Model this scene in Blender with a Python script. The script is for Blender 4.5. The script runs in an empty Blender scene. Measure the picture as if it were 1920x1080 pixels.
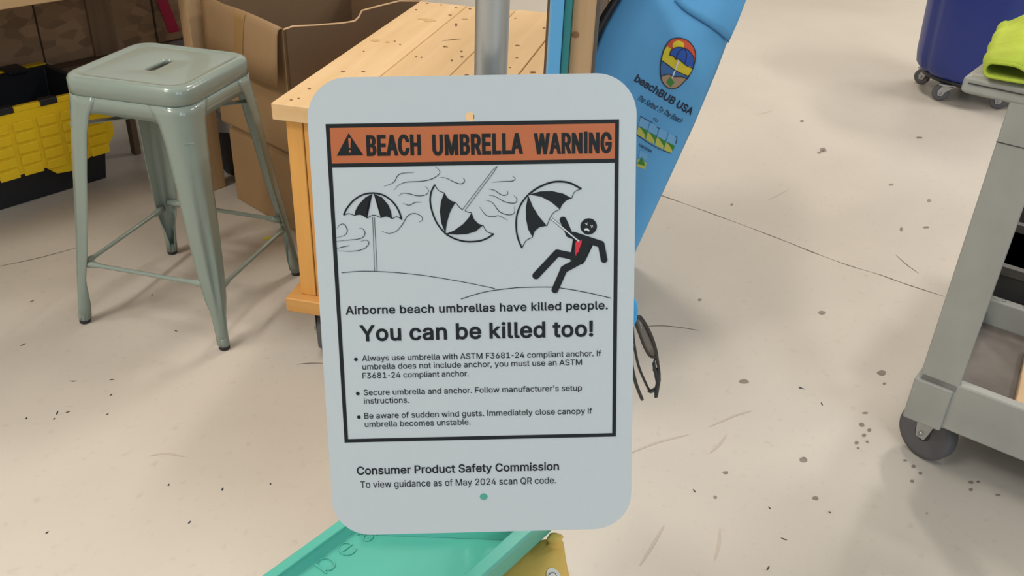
import bpy, bmesh, math, random
import numpy as np
from mathutils import Vector, Matrix, geometry
random.seed(7)
C = bpy.context.scene.collection
sc = bpy.context.scene

# ------------------------------------------------------------------ camera, world, light, exposure
CF, TH, RO, CH = 1693.5, .5275, .0456, 1.2393
fw = Vector((0, math.cos(TH), -math.sin(TH))); rt = Vector((1, 0, 0)); up = rt.cross(fw)
r2 = math.cos(RO)*rt + math.sin(RO)*up
u2 = -math.sin(RO)*rt + math.cos(RO)*up
cam = bpy.data.objects.new('camera', bpy.data.cameras.new('camera'))
C.objects.link(cam)
M = Matrix((( r2.x, u2.x, -fw.x, 0), (r2.y, u2.y, -fw.y, 0), (r2.z, u2.z, -fw.z, CH), (0, 0, 0, 1)))
cam.matrix_world = M
cam.data.sensor_width = 36; cam.data.lens = 36*CF/1920
cam.data.clip_start = .05
sc.camera = cam

w = bpy.data.worlds.new('world'); sc.world = w; w.use_nodes = True
w.node_tree.nodes['Background'].inputs[0].default_value = (.80, .90, 1.0, 1)
w.node_tree.nodes['Background'].inputs[1].default_value = .30

sc.view_settings.view_transform = 'Standard'; sc.view_settings.look = 'None'
sc.view_settings.gamma = 1; sc.view_settings.use_curve_mapping = False
sc.view_settings.exposure = 0.0

def area(name, loc, tgt, sx, sy, power, col):
    l = bpy.data.lights.new(name, 'AREA'); l.shape = 'RECTANGLE'; l.size = sx; l.size_y = sy
    l.energy = power; l.color = col
    o = bpy.data.objects.new(name, l); C.objects.link(o); o.location = loc
    d = Vector(tgt) - Vector(loc)
    o.rotation_euler = d.to_track_quat('-Z', 'Y').to_euler()
    return o
WARM = (1, .93, .84); NEUT = (1, .96, .90); COOL = (.80, .91, 1)
area('lamp_left', (-2.3, 1.3, 4.15), (-2.3, 1.3, 0), .35, 1.4, 76, WARM)
area('lamp_back_left', (-2.8, -.9, 4.15), (-2.8, -.9, 0), .35, 1.4, 110, WARM)
area('lamp_front_middle', (.6, 4.6, 4.15), (.6, 4.6, 0), .35, 1.4, 70, WARM)
area('lamp_front_right', (3.8, 5.6, 4.15), (3.8, 5.6, 0), .35, 1.4, 90, WARM)
area('lamp_middle_right', (4.0, 2.7, 4.15), (4.0, 2.7, 0), .35, 1.4, 85, NEUT)
area('lamp_back_right', (1.6, -2.6, 4.15), (1.6, -2.6, 0), .35, 1.4, 15, COOL)
area('daylight_doorway', (2.6, -3.2, 2.5), (.2, 1.4, .4), 2.4, 2.0, 95, (.72, .87, 1))

# ------------------------------------------------------------------ ray helpers (photo pixel -> point on a real plane)
CO = Vector((0, 0, CH))
def ray(u, v):
    return (u-960)/CF*r2 + (540-v)/CF*u2 + fw
def gp(u, v, z=0.0):
    d = ray(u, v); return CO + d*((z-CH)/d.z)
def onp(u, v, P, N):
    d = ray(u, v); return CO + d*((P-CO).dot(N)/d.dot(N))

# ------------------------------------------------------------------ materials
def mat(name, col, rough=.5, metal=0, bump=0, bscale=40, var=0, vscale=6, spec=.5, col2=None, stretch=(1, 1, 1), emit=0, alpha=1, coat=0):
    m = bpy.data.materials.new(name); m.use_nodes = True
    nt = m.node_tree; b = nt.nodes['Principled BSDF']
    b.inputs['Base Color'].default_value = (*col, 1); b.inputs['Roughness'].default_value = rough
    b.inputs['Metallic'].default_value = metal; b.inputs['Specular IOR Level'].default_value = spec
    b.inputs['Coat Weight'].default_value = coat
    b.inputs['Alpha'].default_value = alpha
    tc = nt.nodes.new('ShaderNodeTexCoord'); mp = nt.nodes.new('ShaderNodeMapping')
    mp.inputs['Scale'].default_value = stretch
    nt.links.new(tc.outputs['Object'], mp.inputs[0])
    if var or col2:
        n = nt.nodes.new('ShaderNodeTexNoise'); n.inputs['Scale'].default_value = vscale; n.inputs['Detail'].default_value = 6
        nt.links.new(mp.outputs[0], n.inputs[0])
        r = nt.nodes.new('ShaderNodeValToRGB'); r.color_ramp.elements[0].position = .32; r.color_ramp.elements[1].position = .68
        c2 = col2 or tuple(max(0, c*(1-var)) for c in col)
        r.color_ramp.elements[0].color = (*c2, 1); r.color_ramp.elements[1].color = (*col, 1)
        nt.links.new(n.outputs[0], r.inputs[0]); nt.links.new(r.outputs[0], b.inputs['Base Color'])
    if bump:
        n2 = nt.nodes.new('ShaderNodeTexNoise'); n2.inputs['Scale'].default_value = bscale; n2.inputs['Detail'].default_value = 4
        nt.links.new(mp.outputs[0], n2.inputs[0])
        bp = nt.nodes.new('ShaderNodeBump'); bp.inputs['Strength'].default_value = bump; bp.inputs['Distance'].default_value = .002
        nt.links.new(n2.outputs[0], bp.inputs['Height']); nt.links.new(bp.outputs[0], b.inputs['Normal'])
    return m

def wood(name, col, dark, axis, rough=.5, knots=True):
    """pine: grain stretched along one axis, a few knots"""
    m = bpy.data.materials.new(name); m.use_nodes = True
    nt = m.node_tree; b = nt.nodes['Principled BSDF']; b.inputs['Roughness'].default_value = rough
    b.inputs['Specular IOR Level'].default_value = .35
    tc = nt.nodes.new('ShaderNodeTexCoord'); mp = nt.nodes.new('ShaderNodeMapping')
    s = [22, 22, 22]; s[axis] = 1.6; mp.inputs['Scale'].default_value = s
    oi = nt.nodes.new('ShaderNodeObjectInfo')
    ad = nt.nodes.new('ShaderNodeVectorMath'); ad.operation = 'ADD'
    mu = nt.nodes.new('ShaderNodeMath'); mu.operation = 'MULTIPLY'; mu.inputs[1].default_value = 7
    nt.links.new(oi.outputs['Random'], mu.inputs[0]); nt.links.new(tc.outputs['Object'], ad.inputs[0]); nt.links.new(mu.outputs[0], ad.inputs[1])
    nt.links.new(ad.outputs[0], mp.inputs[0])
    n = nt.nodes.new('ShaderNodeTexNoise'); n.inputs['Scale'].default_value = 1; n.inputs['Detail'].default_value = 5; n.inputs['Distortion'].default_value = .6
    nt.links.new(mp.outputs[0], n.inputs[0])
    r = nt.nodes.new('ShaderNodeValToRGB'); r.color_ramp.elements[0].position = .3; r.color_ramp.elements[1].position = .72
    r.color_ramp.elements[0].color = (*dark, 1); r.color_ramp.elements[1].color = (*col, 1)
    nt.links.new(n.outputs[0], r.inputs[0])
    out = r.outputs[0]
    if knots:
        mk = nt.nodes.new('ShaderNodeMapping'); sk = [9, 9, 9]; sk[axis] = 4.5; mk.inputs['Scale'].default_value = sk
        nt.links.new(ad.outputs[0], mk.inputs[0])
        v = nt.nodes.new('ShaderNodeTexVoronoi'); v.inputs['Scale'].default_value = 1
        nt.links.new(mk.outputs[0], v.inputs[0])
        kr = nt.nodes.new('ShaderNodeValToRGB'); kr.color_ramp.elements[0].position = .035; kr.color_ramp.elements[1].position = .075
        kr.color_ramp.elements[0].color = (1, 1, 1, 1); kr.color_ramp.elements[1].color = (0, 0, 0, 1)
        nt.links.new(v.outputs['Distance'], kr.inputs[0])
        mx = nt.nodes.new('ShaderNodeMixRGB'); mx.inputs[2].default_value = (dark[0]*.4, dark[1]*.3, dark[2]*.25, 1)
        nt.links.new(kr.outputs[0], mx.inputs[0]); nt.links.new(out, mx.inputs[1]); out = mx.outputs[0]
    nt.links.new(out, b.inputs['Base Color'])
    bp = nt.nodes.new('ShaderNodeBump'); bp.inputs['Strength'].default_value = .25; bp.inputs['Distance'].default_value = .001
    nt.links.new(n.outputs[0], bp.inputs['Height']); nt.links.new(bp.outputs[0], b.inputs['Normal'])
    return m

def osb_mat():
    m = bpy.data.materials.new('osb'); m.use_nodes = True
    nt = m.node_tree; b = nt.nodes['Principled BSDF']; b.inputs['Roughness'].default_value = .8
    tc = nt.nodes.new('ShaderNodeTexCoord'); mp = nt.nodes.new('ShaderNodeMapping'); mp.inputs['Scale'].default_value = (18, 18, 34)
    nt.links.new(tc.outputs['Object'], mp.inputs[0])
    v = nt.nodes.new('ShaderNodeTexVoronoi'); v.inputs['Scale'].default_value = 1; nt.links.new(mp.outputs[0], v.inputs[0])
    r = nt.nodes.new('ShaderNodeValToRGB')
    r.color_ramp.elements[0].color = (.21, .125, .07, 1); r.color_ramp.elements[1].color = (.43, .27, .15, 1)
    nt.links.new(v.outputs['Color'], r.inputs[0]); nt.links.new(r.outputs[0], b.inputs['Base Color'])
    return m

M_sage = mat('sage_enamel', (.235, .29, .255), .22, bump=.03, bscale=300, coat=.35)
M_rub = mat('black_rubber', (.02, .02, .022), .6)
M_pine_y = wood('pine_along', (.76, .53, .29), (.66, .435, .205), 1, .42, False)
M_pine_z = wood('amber_pine_upright', (.76, .39, .10), (.60, .29, .07), 2, .45)
M_pine_x = wood('amber_pine_across', (.66, .35, .11), (.50, .24, .06), 0, .45)
M_post = wood('post_pine', (.56, .37, .20), (.40, .25, .13), 2, .6)
M_shelf = wood('shelf_pine', (.62, .42, .23), (.50, .32, .16), 0, .6)
M_osb = osb_mat()
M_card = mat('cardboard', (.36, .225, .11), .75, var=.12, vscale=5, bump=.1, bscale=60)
M_card_in = mat('cardboard_inside_shaded', (.24, .15, .08), .8, var=.1, vscale=4)  # darker copy of the cardboard, with the box interior's shade painted in
M_card_edge = mat('cardboard_edge', (.66, .45, .26), .8)
M_tape = mat('packing_tape', (.36, .215, .085), .35, var=.1)
M_black = mat('black_plastic', (.012, .013, .018), .45)
M_yel = mat('yellow_plastic', (.85, .57, .01), .4, var=.08, vscale=8)
M_sign = mat('sign_face', (.50, .555, .585), .33, bump=.05, bscale=900, spec=.5)
M_signb = mat('sign_aluminium', (.6, .61, .62), .35, .9)
M_ink = mat('black_ink', (.014, .017, .019), .5, spec=.2)
M_orange = mat('orange_ink', (.46, .135, .052), .42, spec=.35)
M_red = mat('red_ink', (.60, .02, .04), .4)
M_pale = mat('pale_ink', (.60, .65, .67), .36)
M_alu = mat('brushed_aluminium', (.47, .49, .50), .38, .85, bump=.06, bscale=60, stretch=(1, 1, .05))
M_teal = mat('teal_plastic', (.09, .44, .35), .3, bump=.05, bscale=90, coat=.2)
M_yfab = mat('yellow_fabric', (.74, .49, .12), .8, bump=.3, bscale=200, var=.15, vscale=9)
M_cloth = mat('lime_microfibre', (.50, .62, .06), .95, bump=.9, bscale=500, var=.25, vscale=14)
M_blue = mat('sky_blue_fabric', (.135, .47, .88), .62, bump=.12, bscale=500, var=.07, vscale=7)
M_blued = mat('seam_blue', (.03, .16, .34), .7)
M_bluep = mat('blue_plastic', (.05, .38, .78), .3)
M_bin = mat('navy_plastic', (.012, .030, .21), .38, bump=.03, bscale=40)
M_gcart = mat('grey_resin', (.335, .34, .315), .42, bump=.12, bscale=60, var=.16, vscale=9)
M_gfloor = mat('worn_shelf_grey', (.17, .145, .125), .6, var=.3, vscale=12)
M_gdark = mat('dark_grey_plastic', (.035, .035, .033), .6)
M_tyre = mat('grey_tyre', (.10, .10, .11), .6)
M_hub = mat('dark_hub', (.02, .024, .032), .4)
M_zinc = mat('zinc_steel', (.42, .43, .44), .35, .8)
M_pbag = mat('white_film', (.55, .56, .58), .4, bump=.5, bscale=40)
M_lav = mat('lavender_grey_plastic', (.21, .21, .25), .6)
M_mag = mat('crimson_webbing', (.42, .008, .05), .7)
M_lens = mat('brown_lens', (.17, .145, .12), .15, alpha=.7)
M_frame = mat('dark_tortoise', (.03, .025, .024), .25)
M_tealb = mat('teal_paint', (.02, .19, .20), .55)
M_blueb = mat('light_blue_paint', (.10, .36, .66), .5)
M_brown = mat('dark_brown_board', (.14, .09, .055), .7)
M_stud = wood('stud_pine', (.26, .165, .09), (.19, .115, .06), 2, .7)
M_stain = mat('floor_grime', (.27, .235, .195), .6, var=.3, vscale=60)
M_crack = mat('floor_crack', (.17, .14, .115), .8)
M_scuff = mat('floor_scuff', (.50, .44, .37), .5)
M_scrap = mat('yellow_scrap', (.75, .7, .05), .7)

def floor_mat():
    m = bpy.data.materials.new('painted_concrete'); m.use_nodes = True
    nt = m.node_tree; b = nt.nodes['Principled BSDF']
    tc = nt.nodes.new('ShaderNodeTexCoord')
    n = nt.nodes.new('ShaderNodeTexNoise'); n.inputs['Scale'].default_value = 1.1; n.inputs['Detail'].default_value = 8; n.inputs['Roughness'].default_value = .55
    nt.links.new(tc.outputs['Object'], n.inputs[0])
    r = nt.nodes.new('ShaderNodeValToRGB'); r.color_ramp.elements[0].position = .3; r.color_ramp.elements[1].position = .7
    r.color_ramp.elements[0].color = (.53, .485, .425, 1); r.color_ramp.elements[1].color = (.60, .55, .485, 1)
    nt.links.new(n.outputs[0], r.inputs[0])
    # small specks of dirt
    mp = nt.nodes.new('ShaderNodeMapping'); mp.inputs['Scale'].default_value = (5.5, 8, 5); mp.inputs['Rotation'].default_value = (0, 0, .6)
    nt.links.new(tc.outputs['Object'], mp.inputs[0])
    v = nt.nodes.new('ShaderNodeTexVoronoi'); v.inputs['Scale'].default_value = 1; nt.links.new(mp.outputs[0], v.inputs[0])
    vr = nt.nodes.new('ShaderNodeValToRGB'); vr.color_ramp.elements[0].position = .012; vr.color_ramp.elements[1].position = .028
    vr.color_ramp.elements[0].color = (.6, .6, .6, 1); vr.color_ramp.elements[1].color = (0, 0, 0, 1)
    nt.links.new(v.outputs['Distance'], vr.inputs[0])
    n3 = nt.nodes.new('ShaderNodeTexNoise'); n3.inputs['Scale'].default_value = 45; n3.inputs['Detail'].default_value = 5
    nt.links.new(tc.outputs['Object'], n3.inputs[0])
    r3 = nt.nodes.new('ShaderNodeValToRGB'); r3.color_ramp.elements[0].position = .60; r3.color_ramp.elements[1].position = .78
    r3.color_ramp.elements[0].color = (0, 0, 0, 1); r3.color_ramp.elements[1].color = (.22, .22, .22, 1)
    nt.links.new(n3.outputs[0], r3.inputs[0])
    addm = nt.nodes.new('ShaderNodeMixRGB'); addm.blend_type = 'ADD'; addm.inputs[0].default_value = 1
    nt.links.new(vr.outputs[0], addm.inputs[1]); nt.links.new(r3.outputs[0], addm.inputs[2])
    mx = nt.nodes.new('ShaderNodeMixRGB'); mx.inputs[2].default_value = (.25, .20, .155, 1)
    nt.links.new(addm.outputs[0], mx.inputs[0]); nt.links.new(r.outputs[0], mx.inputs[1])
    nt.links.new(mx.outputs[0], b.inputs['Base Color'])
    n4 = nt.nodes.new('ShaderNodeTexNoise'); n4.inputs['Scale'].default_value = 3; n4.inputs['Detail'].default_value = 6
    nt.links.new(tc.outputs['Object'], n4.inputs[0])
    mr = nt.nodes.new('ShaderNodeMapRange'); mr.inputs[3].default_value = .30; mr.inputs[4].default_value = .50
    nt.links.new(n4.outputs[0], mr.inputs[0]); nt.links.new(mr.outputs[0], b.inputs['Roughness'])
    bp = nt.nodes.new('ShaderNodeBump'); bp.inputs['Strength'].default_value = .12; bp.inputs['Distance'].default_value = .003
    n5 = nt.nodes.new('ShaderNodeTexNoise'); n5.inputs['Scale'].default_value = 14; n5.inputs['Detail'].default_value = 6
    nt.links.new(tc.outputs['Object'], n5.inputs[0]); nt.links.new(n5.outputs[0], bp.inputs['Height']); nt.links.new(bp.outputs[0], b.inputs['Normal'])
    return m

# ------------------------------------------------------------------ object helpers
def thing(name, label, cat, loc=(0, 0, 0), rz=0, group=None):
    o = bpy.data.objects.new(name, None); C.objects.link(o)
    o.location = loc; o.rotation_euler = (0, 0, rz); o.empty_display_size = .05
    o['label'] = label; o['category'] = cat
    if group: o['group'] = group
    return o
def tag(o, label, cat, group=None):
    o['label'] = label; o['category'] = cat
    if group: o['group'] = group
    return o
def link(name, me, m=None, parent=None, smooth=False, label=None):
    o = bpy.data.objects.new(name, me); C.objects.link(o)
    if m: me.materials.append(m)
    if parent: o.parent = parent
    if smooth:
        for p in me.polygons: p.use_smooth = True
    if label: o['label'] = label
    return o
def obj(name, bm, m, parent=None, smooth=False, label=None, bev=0, seg=2, solid=0, sub=0):
    bmesh.ops.recalc_face_normals(bm, faces=bm.faces)
    me = bpy.data.meshes.new(name); bm.to_mesh(me); bm.free()
    o = link(name, me, m, parent, smooth or bev > 0, label)
    if solid:
        s = o.modifiers.new('solid', 'SOLIDIFY'); s.thickness = solid; s.offset = 0
    if bev:
        b = o.modifiers.new('bevel', 'BEVEL'); b.width = bev; b.segments = seg; b.limit_method = 'ANGLE'
        b.harden_normals = True
    if sub:
        s = o.modifiers.new('sub', 'SUBSURF'); s.levels = sub; s.render_levels = sub
    return o
def box(bm, x0, x1, y0, y1, z0, z1):
    v = [bm.verts.new(p) for p in ((x0, y0, z0), (x1, y0, z0), (x1, y1, z0), (x0, y1, z0), (x0, y0, z1), (x1, y0, z1), (x1, y1, z1), (x0, y1, z1))]
    for f in ((0, 3, 2, 1), (4, 5, 6, 7), (0, 1, 5, 4), (1, 2, 6, 5), (2, 3, 7, 6), (3, 0, 4, 7)): bm.faces.new([v[i] for i in f])
def B(*a):
    bm = bmesh.new(); box(bm, *a); return bm
def loft(bm, rings, closed=True, cap=True):
    vr = [[bm.verts.new(p) for p in r] for r in rings]
    n = len(vr[0])
    for a, b in zip(vr, vr[1:]):
        for i in range(n if closed else n-1):
            bm.faces.new((a[i], a[(i+1) % n], b[(i+1) % n], b[i]))
    if cap and closed:
        bm.faces.new(vr[0][::-1]); bm.faces.new(vr[-1])
    return vr
def tube(bm, pts, r, n=12, cap=True):
    pts = [Vector(p) for p in pts]; rr = r if isinstance(r, (list, tuple)) else [r]*len(pts)
    t0 = (pts[1]-pts[0]).normalized(); ref = Vector((0, 0, 1)) if abs(t0.z) < .9 else Vector((1, 0, 0))
    nrm = t0.cross(ref).normalized(); rings = []
    for i, p in enumerate(pts):
        t = ((pts[min(i+1, len(pts)-1)]-pts[max(i-1, 0)])).normalized()
        nrm = (nrm - t*nrm.dot(t)).normalized(); bn = t.cross(nrm)
        rings.append([p + rr[i]*(math.cos(k*2*math.pi/n)*nrm + math.sin(k*2*math.pi/n)*bn) for k in range(n)])
    loft(bm, rings, True, cap)
def lathe(bm, prof, n=32, mtx=None):
    mtx = mtx or Matrix.Identity(4)
    rings = [[mtx @ Vector((r*math.cos(k*2*math.pi/n), r*math.sin(k*2*math.pi/n), z)) for k in range(n)] for r, z in prof]
    loft(bm, rings)
def smooth_path(pts, n=8, closed=False):
    pts = [Vector(p) for p in pts]; out = []
    N = len(pts); rng = range(N if closed else N-1)
    for i in rng:
        g = (lambda k: pts[k % N]) if closed else (lambda k: pts[max(0, min(N-1, k))])
        p0, p1, p2, p3 = g(i-1), g(i), g(i+1), g(i+2)
        for s in range(n):
            t = s/n
            out.append(.5*((2*p1) + (-p0+p2)*t + (2*p0-5*p1+4*p2-p3)*t*t + (-p0+3*p1-3*p2+p3)*t**3))
    if not closed: out.append(pts[-1])
    return out
def rrect(hx, hy, r, n=6):
    out = []
    for cx, cy, a0 in ((hx-r, hy-r, 0), (-hx+r, hy-r, 90), (-hx+r, -hy+r, 180), (hx-r, -hy+r, 270)):
        for k in range(n+1):
            a = math.radians(a0+90*k/n); out.append((cx+r*math.cos(a), cy+r*math.sin(a)))
    return out

# ------------------------------------------------------------------ room shell (aligned with the storage bench on the left)
O = Vector((-.95, 2.70, 0)); A = Vector((.61116, .79151, 0)); Nn = Vector((-.79151, .61116, 0))
RA = math.atan2(A.y, A.x)
def struct(name, bm, m, loc=(0, 0, 0), rz=0):
    o = obj(name, bm, m); o.location = loc; o.rotation_euler = (0, 0, rz); o['kind'] = 'structure'; return o
M_floor = floor_mat()
M_wall = mat('painted_wall', (.62, .60, .56), .8, bump=.1, bscale=30)
M_ceil = mat('white_ceiling', (.7, .7, .69), .9, bump=.1)
fl = struct('floor', B(-6, 8, -10, 1.6, -.05, 0), M_floor, O, RA)
struct('wall_left', B(-6, 8, 1.6, 1.7, 0, 4.3), M_wall, O, RA)
struct('wall_back', B(8, 8.1, -10, 1.6, 0, 4.3), M_wall, O, RA)
struct('wall_front', B(-6.1, -6, -10, 1.6, 0, 4.3), M_wall, O, RA)
struct('wall_right', B(-6, 8, -10.1, -10, 0, 4.3), M_wall, O, RA)
struct('ceiling', B(-6, 8, -10, 1.6, 4.3, 4.4), M_ceil, O, RA)

# marks on the floor: grime spots and the long hairline crack, as the photo shows them
def ribbon(bm, pts, w, taper=True, z=None):
    L = len(pts); vs = []
    for i, p in enumerate(pts):
        t = (pts[min(i+1, L-1)]-pts[max(0, i-1)]).normalized(); s = Vector((-t.y, t.x, 0))
        ww = w*(.35+.65*math.sin(math.pi*i/(L-1))) if taper else w
        vs.append((bm.verts.new(p+s*ww/2), bm.verts.new(p-s*ww/2)))
    for a, b in zip(vs, vs[1:]): bm.faces.new((a[0], a[1], b[1], b[0]))
def floor_part(name, bm, m):
    o = obj(name, bm, m); o['kind'] = 'stuff'
    o.parent = fl; o.matrix_parent_inverse = (Matrix.Translation(O) @ Matrix.Rotation(RA, 4, 'Z')).inverted()
    return o
bm = bmesh.new()
ck = smooth_path([gp(u, v, .0006) for u, v in ((1228, 362), (1290, 384), (1380, 417), (1470, 451), (1530, 475), (1590, 497), (1650, 515), (1700, 533), (1775, 557))], 6)
for i in range(0, len(ck)-1):
    wd = .0022+.0016*math.sin(i*.9)+(.0022 if i % 19 < 5 else 0)
    ribbon(bm, [ck[i], ck[i+1]], max(.0011, wd), False)
for pts in (((0, 499), (70, 484), (145, 464)), ((556, 683), (580, 681), (606, 681)), ((1200, 612), (1250, 611), (1310, 619)), ((1680, 478), (1700, 496), (1722, 512))):
    ribbon(bm, smooth_path([gp(u, v, .0006) for u, v in pts], 6), .003)
floor_part('hairline_crack', bm, M_crack)
bm = bmesh.new()
def spot(u, v, ru, rv, z=.0007, n=12):
    c = gp(u, v, z); r = [gp(u+ru*math.cos(a)*random.uniform(.8, 1.15), v+rv*math.sin(a)*random.uniform(.8, 1.15), z) for a in [k*2*math.pi/n for k in range(n)]]
    bm.faces.new([bm.verts.new(p) for p in r])
for u, v, ru, rv in ((1541, 586, 8, 3.6), (1653, 699, 9, 5), (1395, 715, 9, 4), (1506, 862, 8, 5), (1360, 886, 5, 3), (1312, 562, 4, 2.5), (1690, 430, 3, 4), (1543, 281, 7, 4), (1536, 286, 4, 2),
                     (1616, 796, 5, 4), (1630, 806, 4, 3), (1620, 816, 4, 3), (1606, 830, 4, 3), (1609, 840, 3, 2), (1626, 828, 3, 2), (1622, 774, 6, 2), (1658, 719, 3, 2),
                     (1713, 874, 5, 3), (1726, 887, 4, 3), (1710, 902, 4, 3), (1697, 863, 4, 2), (1821, 904, 5, 3), (1834, 903, 4, 2), (1820, 918, 4, 3), (1871, 928, 5, 2),
                     (1341, 932, 4, 3), (1529, 934, 6, 4), (1742, 376, 4, 3), (1737, 426, 6, 2), (1504, 227, 4, 2), (1724, 258, 6, 2), (1671, 346, 5, 2), (1372, 383, 3, 2)):
    spot(u, v, ru, rv)
floor_part('grime_spots', bm, M_stain)
bm = bmesh.new()
for u, v, du, dv in ((1503, 727, 12, 5), (1543, 282, 7, -3), (43, 646, 10, -5), (127, 772, 8, -3), (107, 774, 3, -7), (101, 785, 3, -3), (208, 740, 5, -3), (210, 711, 9, -1), (201, 776, 5, -2),
                     (316, 909, 2, -4), (88, 998, 6, -4), (49, 784, 3, -4), (1541, 757, 3, 6), (60, 564, 9, -4), (137, 714, 14, 0), (355, 979, 5, -5), (417, 917, 2, -6), (507, 907, 2, -3), (1556, 960, 5, 3),
                     (1443, 952, 4, 5), (1470, 1010, 12, 4), (1302, 920, 5, 6), (1440, 1065, 5, -8), (330, 620, 6, 2), (285, 553, 2, -3), (1500, 727, 4, -2)):
    ribbon(bm, [gp(u-du/2, v-dv/2, .0007), gp(u, v+.6, .0007), gp(u+du/2, v+dv/2, .0007)], .0035)
floor_part('dark_scratches', bm, M_hub)
bm = bmesh.new()
for pts in (((1330, 800), (1375, 780), (1410, 770)), ((1180, 850), (1230, 830), (1290, 815)), ((1200, 1060), (1225, 1020), (1245, 985)), ((1340, 1050), (1348, 1020), (1350, 990)),
            ((1330, 850), (1350, 832), (1362, 815)), ((280, 855), (310, 850), (345, 856)), ((1420, 215), (1440, 210), (1448, 208)), ((1440, 375), (1460, 365), (1478, 355))):
    ribbon(bm, smooth_path([gp(u, v, .0005) for u, v in pts], 5), .006)
floor_part('pale_scuffs', bm, M_scuff)
bm = bmesh.new(); c = gp(503, 447)
box(bm, -.011, .011, -.006, .006, 0, .002)
o = obj('yellow_scrap', bm, M_scrap); o.location = c; o.rotation_euler = (0, 0, .3)
tag(o, 'tiny yellow scrap lying on the floor between the green stool legs', 'scrap')

# ------------------------------------------------------------------ storage bench at the left, frame (a along front, n into the wall)
def uf(name, label, cat, a=0, n=0, z=0, drz=0):
    return thing(name, label, cat, O + A*a + Nn*n + Vector((0, 0, z)), RA+drz)
bench = uf('storage_bench', 'rough timber storage bench with particle-board back behind the stool', 'shelf')
obj('post', B(-.052, .0, 0, .045, 0, 1.88), M_post, bench, bev=.003)
obj('post', B(-1.75, -1.68, 0, .045, 0, 1.88), M_post, bench, bev=.003)
obj('back_leg', B(-.055, -.032, .44, .47, 0, .225), M_brown, bench, bev=.003)
obj('post', B(2.2, 2.25, 0, .045, 0, 1.88), M_post, bench, bev=.003)
obj('shade_deck', B(-1.9, 2.3, -.12, 1.0, 1.88, 1.90), M_osb, bench)  # added deck out of view, blocks lamp light over the bench and boxes
obj('shade_deck_rail', B(-1.9, 2.3, -.16, -.12, 1.79, 1.90), M_shelf, bench, bev=.003)  # front rail of the added shading deck, also unseen
obj('front_rail', B(-1.75, -.055, .0, .038, .657, .75), M_shelf, bench, bev=.003)
obj('shelf_board', B(-1.75, .8, .04, .74, .75, .77), M_osb, bench)
for a0, a1 in ((-1.05, -.158), (-.15, .27), (.28, .80)):
    obj('back_panel', B(a0, a1, .75, .762, .27, .75), M_osb, bench)
obj('back_stud', B(.02, .11, .735, .75, .27, .75), M_stud, bench, bev=.002)
obj('back_stud', B(-1.05, .80, .765, .81, .22, .75), M_brown, bench, bev=.002)
obj('ledger', B(-1.05, .8, .69, .75, .225, .268), M_brown, bench, bev=.003)

# crimson strap hanging at the end of the bench
bm = bmesh.new()
sp = [O + A*a + Nn*.725 + Vector((0, 0, z)) for a, z in ((.275, .74), (.285, .6), (.30, .45), (.335, .305))]
for s in (-1, 1): pass
rings = [[p + A*x + Nn*y for x, y in ((-.022, -.002), (.022, -.002), (.022, .002), (-.022, .002))] for p in smooth_path(sp, 5)]
loft(bm, rings)
tag(obj('hanging_strap', bm, M_mag), 'crimson webbing strap hanging against the brown bench back', 'strap')

# lavender grey bin beyond the post
t = uf('lidded_bin', 'lavender grey plastic bin with flat lid, behind the bench post', 'bin', .45, .50, 0)
obj('body', B(-.16, .17, -.13, .17, 0, .25), M_lav, t, bev=.01)
obj('lid', B(-.175, .185, -.145, .185, .25, .285), M_lav, t, bev=.006)

# open black tote with its yellow lid flap hanging down
tote = uf('lidded_tote', 'open black storage tote with yellow hinged lid hanging over its side', 'tote', -.195-.31, .305, 0)
bm = bmesh.new(); hx, D, H = .31, .35, .305
def rr(hx0, hx1, y0, y1, z): return [(hx0, y0, z), (hx1, y0, z), (hx1, y1, z), (hx0, y1, z)]
loft(bm, [rr(-hx+.03, hx-.03, .03, D-.03, 0), rr(-hx, hx, 0, D, H-.02), rr(-hx-.008, hx+.008, -.008, D+.008, H-.02), rr(-hx-.008, hx+.008, -.008, D+.008, H),
          rr(-hx+.012, hx-.012, .012, D-.012, H), rr(-hx+.04, hx-.04, .04, D-.04, .01)], cap=True)
obj('tub', bm, M_black, tote, bev=.004)
# flap: grid-moulded yellow panel with toothed lower edge, hanging on the near side
bm = bmesh.new()
top, z_hi, z_lo = H, .112, .078
prof = [(-hx, H), (hx, H), (hx, .16), (hx-.03, .125), (hx-.11, .1), (hx-.15, .078), (hx-.205, .084), (hx-.235, .112), (-hx+.06, .112), (-hx+.03, .085), (-hx, .085)]
front = [bm.verts.new((x, -.022, z)) for x, z in prof]; back = [bm.verts.new((x, -.014, z)) for x, z in prof]
bm.faces.new(front); bm.faces.new(back[::-1])
for i in range(len(prof)):
    j = (i+1) % len(prof); bm.faces.new((front[i], back[i], back[j], front[j]))
flap = obj('lid_flap', bm, M_yel, tote, bev=.002)
for i in range(8):
    for j in range(5):
        x = -hx+.03+i*.0715; z = .268-j*.0345
        if z < .13 and (x > .11): continue
        bm = B(x+.003, x+.062, -.027, -.021, z-.024, z+.004)
        obj('moulded_pad', bm, M_yel, flap, bev=.003)
obj('hinge_rail', B(-hx, hx, -.024, -.006, H-.006, H+.012), M_yel, tote, bev=.004)
for x in (-.26, -.13, -.03, .10, .22):
    obj('hinge_knuckle', B(x, x+.052, -.028, -.002, H-.004, H+.016), M_black, tote, bev=.003, label='black hinge knuckle')
# far flap standing behind with interlocking teeth
bm = bmesh.new()
box(bm, -hx, hx, D+.0, D+.03, H-.01, H+.004)
far = obj('lid_rim', bm, M_yel, tote, bev=.002)
for x in (-.27, -.12, .03, .17): obj('lid_tooth', B(x, x+.06, D-.045, D+.032, H-.002, H+.013), M_black, tote, bev=.004, label='black lid tooth')

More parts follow.
